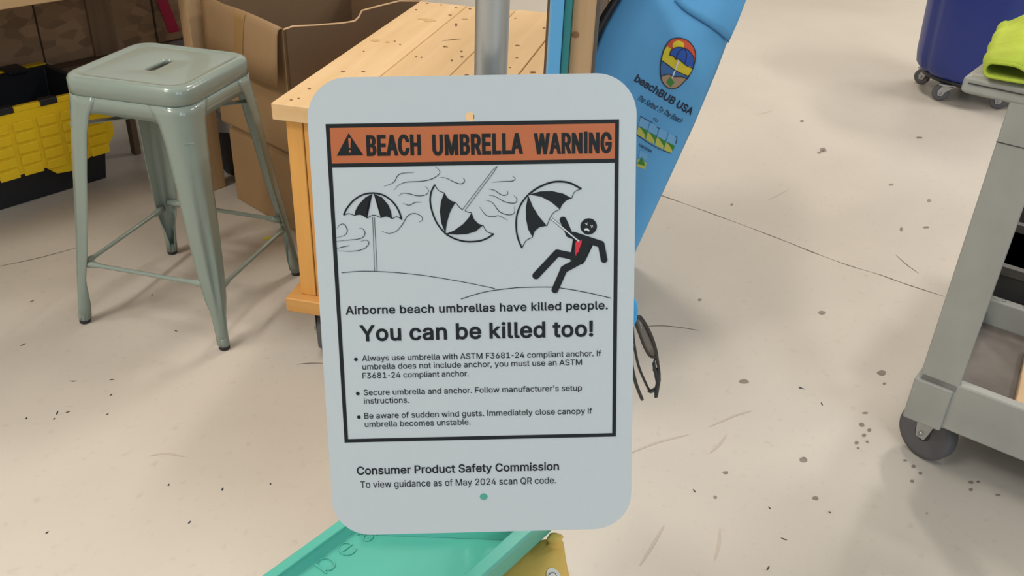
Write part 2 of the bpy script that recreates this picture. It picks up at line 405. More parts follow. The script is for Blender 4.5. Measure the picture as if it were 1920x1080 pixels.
# ------------------------------------------------------------------ cardboard boxes
CB = Vector((-.634, 2.397, 0)); dl = Vector((-.74, .673, 0)).normalized(); RB = math.atan2(dl.y, dl.x)   # local +x along left face, -y to the right-away
small = thing('cardboard_box', 'closed brown cardboard box standing on the floor, lower of two stacked boxes', 'box', CB, RB)
Ln, Ld, zb = .36, .46, .235
obj('body', B(-.012, .335, -Ld, .012, 0, zb), M_card, small, bev=.006)
obj('lid_flap', B(-.010, .333, -.22, .011, zb, zb+.004), M_card, small)
obj('lid_flap', B(-.010, .333, -Ld, -.235, zb, zb+.004), M_card, small)
obj('tape_strip', B(-.0125, .336, -.25, -.20, zb+.004, zb+.0055), M_tape, small)
big = thing('open_cardboard_box', 'large open brown cardboard box with torn rim, on top of the smaller box', 'box', CB + Vector((0, 0, zb+.006)), RB)
h = .60-(zb+.006); Lw, Lr = .39, .52; th = .006
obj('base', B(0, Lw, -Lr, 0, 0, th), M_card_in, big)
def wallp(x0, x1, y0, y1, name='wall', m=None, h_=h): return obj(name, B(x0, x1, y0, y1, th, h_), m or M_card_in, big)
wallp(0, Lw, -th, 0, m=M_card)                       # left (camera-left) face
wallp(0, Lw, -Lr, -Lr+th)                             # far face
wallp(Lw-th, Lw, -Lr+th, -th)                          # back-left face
# right face with a torn, stepped rim
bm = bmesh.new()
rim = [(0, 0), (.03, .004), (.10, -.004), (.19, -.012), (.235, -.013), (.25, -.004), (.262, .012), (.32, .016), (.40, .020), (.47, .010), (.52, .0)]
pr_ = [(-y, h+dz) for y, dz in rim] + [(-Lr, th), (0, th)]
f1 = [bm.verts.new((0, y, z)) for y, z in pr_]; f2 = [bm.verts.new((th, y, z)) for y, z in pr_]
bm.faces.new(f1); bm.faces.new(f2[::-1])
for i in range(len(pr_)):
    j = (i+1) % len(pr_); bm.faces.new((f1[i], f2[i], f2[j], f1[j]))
rw = obj('wall', bm, mat('cardboard_in_shade', (.17, .107, .062), .8, var=.12, vscale=5), big)  # same cardboard, darkened: the shade on this face is in its colour
bm = bmesh.new(); tube(bm, [(.003, y if y > -.515 else -.515, z+.0012) for y, z in pr_[:len(rim)]], .0028, 6)
obj('torn_edge', bm, M_card_edge, big, label='pale torn corrugated edge')
# flap folded outward over the camera-left face
bm = bmesh.new()
nx = 14; rows = []
def flap_pt(s, k):
    x = .008+s*(Lw-.012)
    zr = h + .010*math.sin(s*math.pi*.9) + .018*max(0, s-.75)/.25
    if k == 0: return (x, -.004, zr-.002)
    if k == 1: return (x, .004, zr+.005)
    if k == 2: return (x, .014, zr+.001)
    if k == 3: return (x, .019, zr-.014)
    if k == 4: return (x, .026+.006*math.sin(s*5), zr-.08)
    return (x, .031+.008*math.sin(s*5), h-.150+.006*s)
for i in range(nx+1): rows.append([flap_pt(i/nx, k) for k in range(6)])
loft(bm, rows, closed=False)
fo = obj('folded_flap', bm, M_card, big, smooth=True, solid=.004)
bm = bmesh.new()
rows = []
for i in range(4):
    s = .40+.13*i/3
    rows.append([(p[0], p[1]+.0032, p[2]+.001) for p in (flap_pt(s, k) for k in range(1, 6))])
loft(bm, rows, closed=False)
obj('tape_strip', bm, M_tape, fo, smooth=True)

# white film bag and black pail between post and boxes
pb = Vector((-.93, 2.86, 0))
t = thing('black_pail', 'black pail standing in the gap between bench post and boxes', 'pail', pb)
bm = bmesh.new(); lathe(bm, [(.07, 0), (.075, .01), (.095, .20), (.10, .205), (.10, .22), (.088, .22), (.066, .02)], 28)
obj('bucket', bm, M_black, t, smooth=True)
bm = bmesh.new()
rings = []
for i in range(11):
    ph = i/10; z = .21+.11*ph; r = .112*(1-.45*ph**2)
    rings.append([(pb.x + r*math.cos(a)*(1+.14*math.sin(5*a+i)), pb.y + r*math.sin(a)*(1+.12*math.cos(4*a+2*i)), z-(.05 if i == 0 else 0) + .014*math.sin(3*a+i)) for a in [k*2*math.pi/30 for k in range(30)]])
loft(bm, rings, cap=False)
tag(obj('film_liner', bm, M_pbag, smooth=True, solid=.001), 'crumpled white plastic film liner gathered on the black pail', 'plastic bag')

# ------------------------------------------------------------------ green metal stool
SX, SY, SYAW, SH, SW_, FW_ = -.8222, 2.0077, -.2299, .616, .1531, .1904
stool = thing('metal_stool', 'sage green sheet-metal stool with slotted square seat, left of the sign', 'stool', (SX, SY, 0), SYAW)
# seat sheet with slot: rings of rounded rectangle
bm = bmesh.new()
slot = []
for k in range(28):
    a = k*2*math.pi/28; x = .0125*math.cos(a); y = .011*math.sin(a)
    y2 = y + (.021 if math.sin(a) > 0 else -.021) if abs(math.sin(a)) > 1e-6 else 0
    slot.append((x, y2))
def rect_ring(hw, r, z, n=6): return [(x, y, z) for x, y in rrect(hw, hw, r, n)]
def matched(hw, r, z): # same count as slot (28): rounded rect with n=6 has 28 points
    return rect_ring(hw, r, z, 6)
S45 = [(x, y) for x, y in rrect(.0125, .044, .0124, 6)]
# slot runs toward the near-right corner direction of the seat
ang = math.radians(0)
slotring = [(x, y, SH-.004) for x, y in S45]
rings = [[(x, y, SH-.012) for x, y, z in slotring], [(x*1.0, y*1.0, SH-.004) for x, y, z in slotring], [(x*1.25, y*1.1, SH-.0035) for x, y, z in slotring],
         matched(.118, .030, SH-.003), matched(.127, .034, SH-.0035), matched(.132, .036, SH-.0005), matched(.141, .040, SH), matched(.148, .044, SH-.003), matched(SW_-.0005, .048, SH-.010),
         matched(SW_, .049, SH-.020), matched(SW_, .049, SH-.036), matched(SW_-.0018, .048, SH-.038), matched(SW_-.003, .047, SH-.055)]
loft(bm, rings, cap=False)
obj('seat', bm, M_sage, stool, smooth=True, solid=.0016)
def leg_mesh():
    # leg in the (+,+) corner, outer corner pointing out along (1,1)
    bm = bmesh.new(); rows = []
    stations = [(0, .088, .048), (.035, .080, .047), (.07, .070, .045), (.15, .062, .042), (.3, .056, .038), (.5, .050, .034), (.66, .043, .028), (.78, .034, .021), (.86, .027, .0165), (.92, .0235, .0145), (.982, .0225, .0140)]
    for t, f, r in stations:
        z = (SH-.041)*(1-t); hw = SW_-.0008 + (FW_+.0135-SW_)*min(1, t*1.02)
        pts = [(hw-f, hw), (hw-f*.85-r*.0, hw)]
        for k in range(11):
            a = math.radians(90-9*k); pts.append((hw-r+r*math.cos(a), hw-r+r*math.sin(a)))
        pts += [(hw, hw-f*.85), (hw, hw-f)]
        pts[1] = (min(pts[1][0], hw-r-.001), hw); pts[-2] = (hw, min(pts[-2][1], hw-r-.001))
        pts[0] = (min(pts[0][0], hw-r-.003), hw); pts[-1] = (hw, min(pts[-1][1], hw-r-.003))
        wr = min(1, max(0, (t-.80)/.11))
        if wr > 0:
            def cp(a): a = math.radians(a); return (hw-r+r*math.cos(a), hw-r+r*math.sin(a))
            for i_, an in ((0, 200), (1, 145), (-2, -55), (-1, -110)):
                c_ = cp(an); pts[i_] = (pts[i_][0]+(c_[0]-pts[i_][0])*wr, pts[i_][1]+(c_[1]-pts[i_][1])*wr)
        # stamped rib along the lower half
        rib = max(0, math.sin(math.pi*min(1, max(0, (t-.38)/.46))))*.006
        q = []
        for i, (x, y) in enumerate(pts):
            d = .0
            if i in (6, 7, 8): d = rib
            if i in (4, 5, 9, 10): d = -rib*.25
            q.append((x-d*.7, y-d*.7, z))
        rows.append(q)
    loft(bm, rows, closed=False)
    return bm
lm_ = bpy.data.meshes.new('leg'); b_ = leg_mesh(); bmesh.ops.recalc_face_normals(b_, faces=b_.faces); b_.to_mesh(lm_); b_.free(); lm_.materials.append(M_sage)
for p in lm_.polygons: p.use_smooth = True
ftm = bpy.data.meshes.new('foot_cap'); b_ = bmesh.new()
lathe(b_, [(.0115, .004), (.0130, .006), (.0130, .010), (.0130, .018), (.0118, .026), (.010, .028)], 20); b_.to_mesh(ftm); b_.free(); ftm.materials.append(M_sage)
gm = bpy.data.meshes.new('glide'); b_ = bmesh.new(); lathe(b_, [(.0118, 0), (.0132, .002), (.0132, .009), (.012, .009)], 20); b_.to_mesh(gm); b_.free(); gm.materials.append(M_rub)
for k in range(4):
    o = link('leg', lm_ if k == 0 else lm_, None, stool); o.rotation_euler = (0, 0, k*math.pi/2)
    s = o.modifiers.new('solid', 'SOLIDIFY'); s.thickness = .002; s.offset = 0
    f = link('foot_cap', ftm, None, o); f.location = (FW_, FW_, .004)
    g = link('rubber_glide', gm, None, o, label='black rubber glide'); g.location = (FW_, FW_, 0)
# apron strips between legs
for k in range(4):
    bm = bmesh.new(); rows = []
    for i in range(13):
        x = -.11+.22*i/12; e = abs(x)/.11
        zl = SH-.076-.012*e**6
        rows.append([(x, SW_-.0008, SH-.041), (x, SW_-.0004, SH-.055), (x, SW_+.0005, zl)])
    loft(bm, rows, closed=False)
    o = obj('apron', bm, M_sage, stool, smooth=True, solid=.002); o.rotation_euler = (0, 0, k*math.pi/2)
# lower rungs, alternating height, and upper flat straps
for k in range(4):
    zr = .150 if k % 2 else .165
    t = 1-zr/(SH-.041); hw = SW_+.001+(FW_+.0135-SW_)*t - .010
    bm = bmesh.new()
    x = hw-.012
    tube(bm, [(-x, hw, zr), (-x+.03, hw, zr), (-x+.05, hw, zr), (x-.05, hw, zr), (x-.03, hw, zr), (x, hw, zr)], [.0095, .009, .0055, .0055, .009, .0095], 10)
    o = obj('rung', bm, M_sage, stool, smooth=True); o.rotation_euler = (0, 0, k*math.pi/2)
for k in range(2):
    L = .155; zz = SH-.112-.006*k
    bm = B(-L*1.35, L*1.35, -.011, .011, zz-.003, zz+.0)
    o = obj('cross_strap', bm, M_sage, stool, bev=.001); o.rotation_euler = (0, 0, math.pi/4+k*math.pi/2)

# ------------------------------------------------------------------ rolling pine chest, centre
WX, WY, WYAW, WZ, PW = -.5058, 1.756, -.2079, .6237, .1441
chest = thing('rolling_pine_chest', 'rolling pine plank chest on casters behind the sign', 'chest', (WX, WY, 0), WYAW)
NP, LY, W_CH = 4, .96, .530
for k in range(NP):
    obj('top_plank', B(k*PW+.0007, (k+1)*PW-.0007 if k < 3 else W_CH, 0+.0*k, LY-(.0 if k != 2 else -.012), WZ-.036, WZ - (.0004*(k % 2))), M_pine_y, chest, bev=.0028)
W = W_CH; zt = WZ-.036; zk = .166
ins = .020
obj('corner_post', B(ins, ins+.036, ins, ins+.085, zk, zt), M_pine_z, chest, bev=.002)
xb = ins+.0375
while xb < W-ins-.02:
    x1 = min(xb+.138, W-ins); obj('front_board', B(xb, x1, ins+.002, ins+.036, zk, zt), M_pine_z, chest, bev=.002); xb = x1+.0015
xb = ins+.0
yb = ins+.087
while yb < LY-ins-.02:
    y1 = min(yb+.138, LY-ins)
    obj('side_board', B(ins, ins+.02, yb, y1, zk, zt), M_pine_z, chest, bev=.002)
    obj('side_board', B(W-ins-.02, W-ins, yb, y1, zk, zt), M_pine_z, chest, bev=.002); yb = y1+.0015
obj('back_board', B(ins+.02, W-ins-.02, LY-ins-.02, LY-ins, zk, zt), M_pine_z, chest, bev=.002)
obj('skid', B(-.008, W+.006, -.006, .083, .130, zk), M_pine_x, chest, bev=.004)
obj('skid', B(-.008, W+.006, LY-.09, LY, .130, zk), M_pine_x, chest, bev=.004)
obj('floor_board', B(ins+.02, W-ins-.02, .10, LY-.10, zk, zk+.018), M_pine_x, chest)
def caster(parent, x, y, ztop, R=.05, wd=.032, rz=0.0, tyre=M_tyre, hub=M_hub, name='caster', off=.025):
    m = Matrix.Rotation(math.pi/2, 4, 'Y')
    bm = bmesh.new(); box(bm, -.045, .045, -.035, .035, ztop-.005, ztop)
    lathe(bm, [(.024, ztop-.018), (.026, ztop-.012), (.026, ztop-.005)], 16)
    for s in (-1, 1):
        bm2 = bmesh.new()
        pts = [(-.028, ztop-.017), (.02, ztop-.017), (off+.014, R+.006), (off+.010, R-.012), (off-.010, R-.012), (off-.016, R+.006)]
        f1 = [bm.verts.new((s*(wd/2+.003), p[0], p[1])) for p in pts]; f2 = [bm.verts.new((s*(wd/2+.006), p[0], p[1])) for p in pts]
        bm.faces.new(f1); bm.faces.new(f2)
        for i in range(len(pts)): bm.faces.new((f1[i], f1[(i+1) % len(pts)], f2[(i+1) % len(pts)], f2[i]))
        bm2.free()
    box(bm, -wd/2-.006, wd/2+.006, -.028, .02, ztop-.020, ztop-.015)
    c = obj(name, bm, M_zinc, parent, bev=.001); c.location = (x, y, 0); c.rotation_euler = (0, 0, rz)
    mm = Matrix.Translation((0, off, R)) @ m
    bm = bmesh.new(); h2 = wd/2
    lathe(bm, [(R*.80, -h2), (R*.94, -h2), (R, -h2*.55), (R, h2*.55), (R*.94, h2), (R*.80, h2)], 32, mm)
    o = obj('tyre', bm, tyre, c, smooth=True)
    bm = bmesh.new()
    lathe(bm, [(R*.12, -h2*1.05), (R*.3, -h2*1.02), (R*.34, -h2*.7), (R*.7, -h2*.7), (R*.81, -h2*.95), (R*.81, h2*.95), (R*.7, h2*.7), (R*.34, h2*.7), (R*.3, h2*1.02), (R*.12, h2*1.05)], 32, mm)
    obj('wheel_hub', bm, hub, c, smooth=True)
    bm = bmesh.new(); tube(bm, [(-wd/2-.010, off, R), (wd/2+.010, off, R)], .005, 10); obj('axle_bolt', bm, M_zinc, c, smooth=True)
    return c
caster(chest, .052, .068, .130, .05, .034, .35, off=.0)
caster(chest, W-.10, .09, .130, .05, .034, .1, off=.025)
caster(chest, .10, LY-.10, .130, .05, .034, -.4)
caster(chest, W-.10, LY-.10, .130, .05, .034, .8)
# knots, nail dimples and one gouge in the planks, read off the photo
M_knot = mat('knot_brown', (.22, .10, .035), .6); M_knotp = mat('grain_stain', (.60, .40, .17), .5)
bm = bmesh.new(); bmp = bmesh.new()
def kn(b, u, v, ru, rv):
    z = WZ+.0006
    b.faces.new([b.verts.new(gp(u+ru*math.cos(a)*random.uniform(.85, 1.1), v+rv*math.sin(a), z)) for a in [k*2*math.pi/10 for k in range(10)]])
for u, v, ru, rv in ((580, 166, 3.5, 1.6), (546, 187, 3, 1.3), (560, 184, 2.5, 1), (682, 96, 2, .8), (681, 134, 4, 1.2), (643, 134, 4.5, 1.2), (855, 46, 2.5, 3), (865, 96, 2.5, 1.2), (866, 106, 3, 1.6), (847, 113, 2.6, 1.6),
                     (836, 87, 2, .8), (780, 106, 2, .9), (790, 107, 2, .9), (834, 87, 3, 1), (801, 6, 2.6, .8), (827, 9, 2.6, .8), (780, 18, 2.6, .9), (855, 14, 2.4, .8), (844, 28, 3.5, .9), (881, 16, 3, 1),
                     (966, 34, 2.2, 1), (1020, 52, 2.6, 1.4), (970, 85, 5, 1.2), (969, 108, 3, 1), (956, 126, 2.5, 1), (999, 135, 6, 1.6), (740, 77, 2, 1), (750, 83, 2, 1), (875, 140, 5, 1)):
    kn(bm, u, v, ru, rv)
ribbon(bm, [gp(829, 76, WZ+.0006), gp(848, 74, WZ+.0006), gp(864, 72.5, WZ+.0006)], .0045)
for u, v, ru, rv in ((704, 75, 9, 2.6), (806, 38, 11, 2.6), (792, 35, 9, 2), (872, 35, 6, 1.6), (726, 78, 5, 2), (835, 87, 5, 2)): kn(bmp, u, v, ru, rv)
inv = (Matrix.Translation((WX, WY, 0)) @ Matrix.Rotation(WYAW, 4, 'Z')).inverted()
for b2, nm, mm in ((bm, 'knots', M_knot), (bmp, 'grain_stains', M_knotp)):
    bmesh.ops.transform(b2, matrix=inv, verts=b2.verts)
    o = obj(nm, b2, mm, chest); o['kind'] = 'stuff'

# ------------------------------------------------------------------ upright boards behind the pole
st = thing('upright_board_stand', 'upright stand of light blue, teal and pine boards beside the pine chest', 'stand', (.045, 1.66, 0))
obj('blue_board', B(.0, .022, -.09, .01, 0, 1.25), M_blueb, st, bev=.002, label='light blue painted board')
obj('teal_board', B(.0225, .0365, -.085, .01, 0, 1.25), M_tealb, st, bev=.002, label='teal painted board')
obj('pine_board', B(.037, .078, -.075, .012, 0, 1.25), M_post, st, bev=.003, label='bare pine board with a dark knot')
obj('grey_edge', B(.0785, .086, -.06, .012, 0, 1.25), M_gfloor, st, bev=.001, label='grey weathered edge board')
pn = thing('brown_panel', 'dark brown board standing against the far side of the pine chest, by the blue bag', 'board', (WX, WY, 0), WYAW)
obj('sheet', B(W_CH+.009, W_CH+.017, .10, LY+.03, 0, .95), M_brown, pn)
obj('edge_strip', B(W_CH+.009, W_CH+.020, LY+.03, LY+.045, 0, .95), M_post, pn)
bm = bmesh.new(); c = onp(1079, 65, Vector((0, 1.584, 0)), Vector((0, 1, 0)))
bm.faces.new([bm.verts.new((c.x-.045+.0062*math.cos(a), -.0765, c.z+.0056*math.sin(a))) for a in [k*math.pi/8 for k in range(16)]])
obj('knot', bm, M_knot, st)

# ------------------------------------------------------------------ blue umbrella bag leaning by the chest
BP = Vector((0, 2.30, 0)); BN = Vector((0, -1, .12)).normalized()
LE = [(-110, 1218), (0, 1160), (50, 1131), (110, 1106), (140, 1097), (200, 1093), (300, 1102), (400, 1118), (480, 1130), (520, 1138)]
RE = [(-110, 1440), (0, 1396), (40, 1381), (78, 1364), (130, 1345), (235, 1301), (365, 1241), (475, 1190), (505, 1175), (520, 1166)]
def interp(tab, v):
    for (a, x), (b, y) in zip(tab, tab[1:]):
        if v <= b: return x + (y-x)*(v-a)/(b-a)
    return tab[-1][1]
def bagP(u, v, off=0):
    l, r = interp(LE, v), interp(RE, v); s = (u-l)/(r-l); q = max(0, 1-abs(2*s-1)**3.2)
    f = .034*q + .0035*math.sin(s*9+v*.006)*q*(1 if v < 60 or s < .35 else .35)
    return onp(u, v, BP, BN) + BN*(f+off)
bag = thing('umbrella_bag', 'sky blue tapered umbrella bag with beach logo, leaning beside the pine chest', 'bag', (.30, 2.30, 0))
binv = Matrix.Translation((-.30, -2.30, 0))
def bobj(name, bm, m, smooth=False, label=None, solid=0):
    bmesh.ops.transform(bm, matrix=binv, verts=bm.verts); return obj(name, bm, m, bag, smooth, label, solid=solid)
bm = bmesh.new(); NS = 28; rings = []
vv = [-110+i*15 for i in range(43)]
for v in vv:
    l, r = interp(LE, v), interp(RE, v)
    fr = [bagP(l+(r-l)*i/NS, v) for i in range(NS+1)]
    bk = [onp(l+(r-l)*i/NS, v, BP, BN) - BN*(.022*max(0, 1-abs(2*i/NS-1)**2.5)) for i in range(NS-1, 0, -1)]
    rings.append(fr+bk)
loft(bm, rings)
zmin = min(v.co.z for v in bm.verts)
for v in bm.verts:
    if v.co.z < .004: v.co.z = .004
bobj('body', bm, M_blue, smooth=True)
# upper flap
bm = bmesh.new(); rows = []
FL = [(1262, -2), (1270, 8), (1288, 22), (1320, 42), (1345, 60), (1366, 79)]
for i in range(15):
    v = -108+i*(110+0)/14
    rows.append([bagP(interp(LE, v)+(interp(RE, v)+1-interp(LE, v))*(k/20), v, .005) for k in range(21)])
edge = []
for k in range(21):
    u = 1262+(1366-1262)*k/20
    edge.append((u, interp([(a, b) for a, b in FL], u) if False else [y0+(y1-y0)*(u-x0)/(x1-x0) for (x0, y0), (x1, y1) in zip(FL, FL[1:]) if x0 <= u <= x1+1e-6][0]))
rows2 = []
for i in range(11):
    t_ = i/10; row = []
    for k, (eu, ev) in enumerate(edge):
        tu = 1310+(1440-1310)*k/20; tv = -100
        u = tu+(eu-tu)*t_; v = tv+(ev-tv)*t_
        row.append(bagP(min(u, interp(RE, v)+1), v, .006))
    rows2.append(row)
loft(bm, rows2, closed=False)
loft(bm, rows, closed=False) if False else None
bobj('flap', bm, M_blue, smooth=True, solid=.003)
bm = bmesh.new(); tube(bm, [bagP(u, v, .0078) for u, v in smooth_path([(a, b, 0) for a, b in FL], 5) for _ in [0]] if False else [bagP(p.x, p.y, .0075) for p in smooth_path([(a, b, 0) for a, b in FL], 5)], .0014, 6)
bobj('flap_seam', bm, M_blued, smooth=True, label='dark blue seam')
# black strap tube on the left edge
bm = bmesh.new()
tube(bm, [bagP(u, v, .012) for u, v in ((1212, -100), (1153, 0), (1138, 24), (1116, 62), (1101, 105), (1094, 140), (1088, 190), (1088, 260))], [.011, .011, .012, .013, .013, .012, .011, .009], 12)
bobj('carry_strap', bm, M_black, smooth=True, label='black padded carry strap')
# prints
def bpoly(name, pts, m, off=.002, par=None):
    bm = bmesh.new(); ox, oy, s_ = 1120, 20, 3.375
    vs = [bm.verts.new(bagP(ox+x/s_, oy+y/s_, off)) for x, y in pts]; f = bm.faces.new(vs)
    bmesh.ops.triangulate(bm, faces=[f])
    return bobj(name, bm, m)
def bstroke(name, lines, m, wpx, off=.0032, raw=False):
    bm = bmesh.new(); ox, oy, s_ = (0, 0, 1) if raw else (1120, 20, 3.375)
    for pts in lines:
        pp = smooth_path([(x, y, 0) for x, y in pts], 4) if len(pts) > 2 else [Vector((x, y, 0)) for x, y in pts]
        vs = []
        for i, p in enumerate(pp):
            t_ = (pp[min(i+1, len(pp)-1)]-pp[max(0, i-1)]).normalized(); n_ = Vector((-t_.y, t_.x, 0))*wpx/2
            vs.append([bm.verts.new(bagP(ox+(p+k*n_).x/s_, oy+(p+k*n_).y/s_, off)) for k in (1, -1)])
        for a, b in zip(vs, vs[1:]): bm.faces.new((a[0], a[1], b[1], b[0]))
    return bobj(name, bm, m)
P_red = mat('print_red', (.72, .10, .04), .6); P_yel = mat('print_yellow', (.85, .68, .03), .6); P_blu = mat('print_blue', (.02, .10, .50), .6)
P_sea = mat('print_sea', (.05, .17, .45), .6); P_sand = mat('print_sand', (.50, .33, .20), .6); P_grn = mat('print_green', (.05, .27, .04), .6)
P_sky = mat('print_sky', (.20, .50, .85), .6); P_lim = mat('print_lime', (.62, .62, .12), .6); P_wht = mat('print_white', (.8, .82, .85), .6); P_ink = mat('print_ink', (.012, .02, .05), .6)
oval = [(490, 160), (460, 168), (435, 190), (412, 230), (397, 280), (388, 335), (389, 385), (397, 425), (415, 455), (445, 475), (480, 474), (512, 458), (545, 425), (578, 383), (598, 335), (608, 285), (605, 245), (590, 210), (560, 178), (525, 163)]
oval = [(p.x, p.y) for p in smooth_path([(x, y, 0) for x, y in oval], 2, True)]
bpoly('logo_ground', oval, P_red, .0018)
bpoly('logo_sunset', [(408, 240), (430, 212), (450, 225), (470, 262), (505, 300), (560, 325), (606, 295), (600, 335), (582, 378), (556, 402), (520, 388), (480, 362), (440, 328), (397, 300), (398, 272)], P_yel, .0024)
bpoly('logo_sun', [(500+37*math.cos(a), 208+31*math.sin(a)) for a in [k*math.pi/10 for k in range(20)]], P_yel, .0024)
bpoly('logo_sea', [(396, 300), (440, 330), (480, 362), (520, 388), (570, 404), (560, 420), (520, 402), (480, 400), (445, 388), (420, 390), (392, 402), (388, 345)], P_sea, .0027)
bpoly('logo_sand', [(391, 403), (420, 390), (445, 388), (475, 402), (520, 403), (562, 420), (540, 434), (512, 458), (480, 474), (445, 475), (415, 455), (397, 425)], P_sand, .0027)
bpoly('logo_canopy', [(446, 268), (452, 243), (478, 222), (512, 218), (548, 228), (578, 254), (598, 292), (601, 330), (594, 352), (578, 338), (556, 336), (540, 322), (520, 312), (502, 292), (484, 294), (468, 276)], P_blu, .0032)
bpoly('logo_pole', [(497, 298), (507, 302), (465, 414), (456, 410)], P_wht, .0036)
bpoly('logo_base', [(448, 403), (475, 438), (451, 466), (424, 438)], P_grn, .0038)
bstroke('logo_outline', [oval + [oval[0]], [(396, 300), (480, 362), (570, 404)], [(392, 402), (420, 390), (445, 388), (475, 402), (520, 403), (562, 420)], [(446, 268), (452, 243), (478, 222), (512, 218), (548, 228), (578, 254), (598, 292), (594, 352)],
         [(446, 268), (470, 274), (484, 294), (504, 292), (538, 324), (556, 336), (594, 352)], [(532, 222), (500, 250), (484, 294)], [(532, 222), (552, 262), (538, 324)]], P_ink, 5, .0042)
def strip(c0, c1, c2, c3, i, n, a, b):
    def L(p, q, t): return (p[0]+(q[0]-p[0])*t, p[1]+(q[1]-p[1])*t)
    s0, s1 = (i+.06)/n, (i+.94)/n
    t0, t1 = L(c0, c1, s0), L(c0, c1, s1); b0, b1 = L(c3, c2, s0), L(c3, c2, s1)
    return [L(t0, b0, a), L(t1, b1, a), L(t1, b1, b), L(t0, b0, b)]
c4 = ((262, 650), (497, 788), (464, 892), (236, 760))
for i in range(4):
    bpoly('step_sky', strip(*c4, i, 4, 0, .55), P_sky, .0022); bpoly('step_ground', strip(*c4, i, 4, .58, 1), P_lim, .0022)
    bpoly('step_tub', strip(*c4, i+.1, 4, .5, .85)[:3], P_grn, .0028)
bstroke('step_outline', [[(262, 650), (340, 690)], [(362, 715), (497, 790)], [(497, 790), (490, 830)], [(236, 762), (350, 838), (462, 890)]], P_ink, 4)
bpoly('step_sky', [(262, 862), (312, 888), (305, 925), (250, 905)], P_sky, .0022); bpoly('step_ground', [(248, 915), (303, 940), (293, 982), (238, 960)], P_lim, .0022); bpoly('step_tub', [(275, 905), (293, 960), (243, 945)], P_grn, .0028)

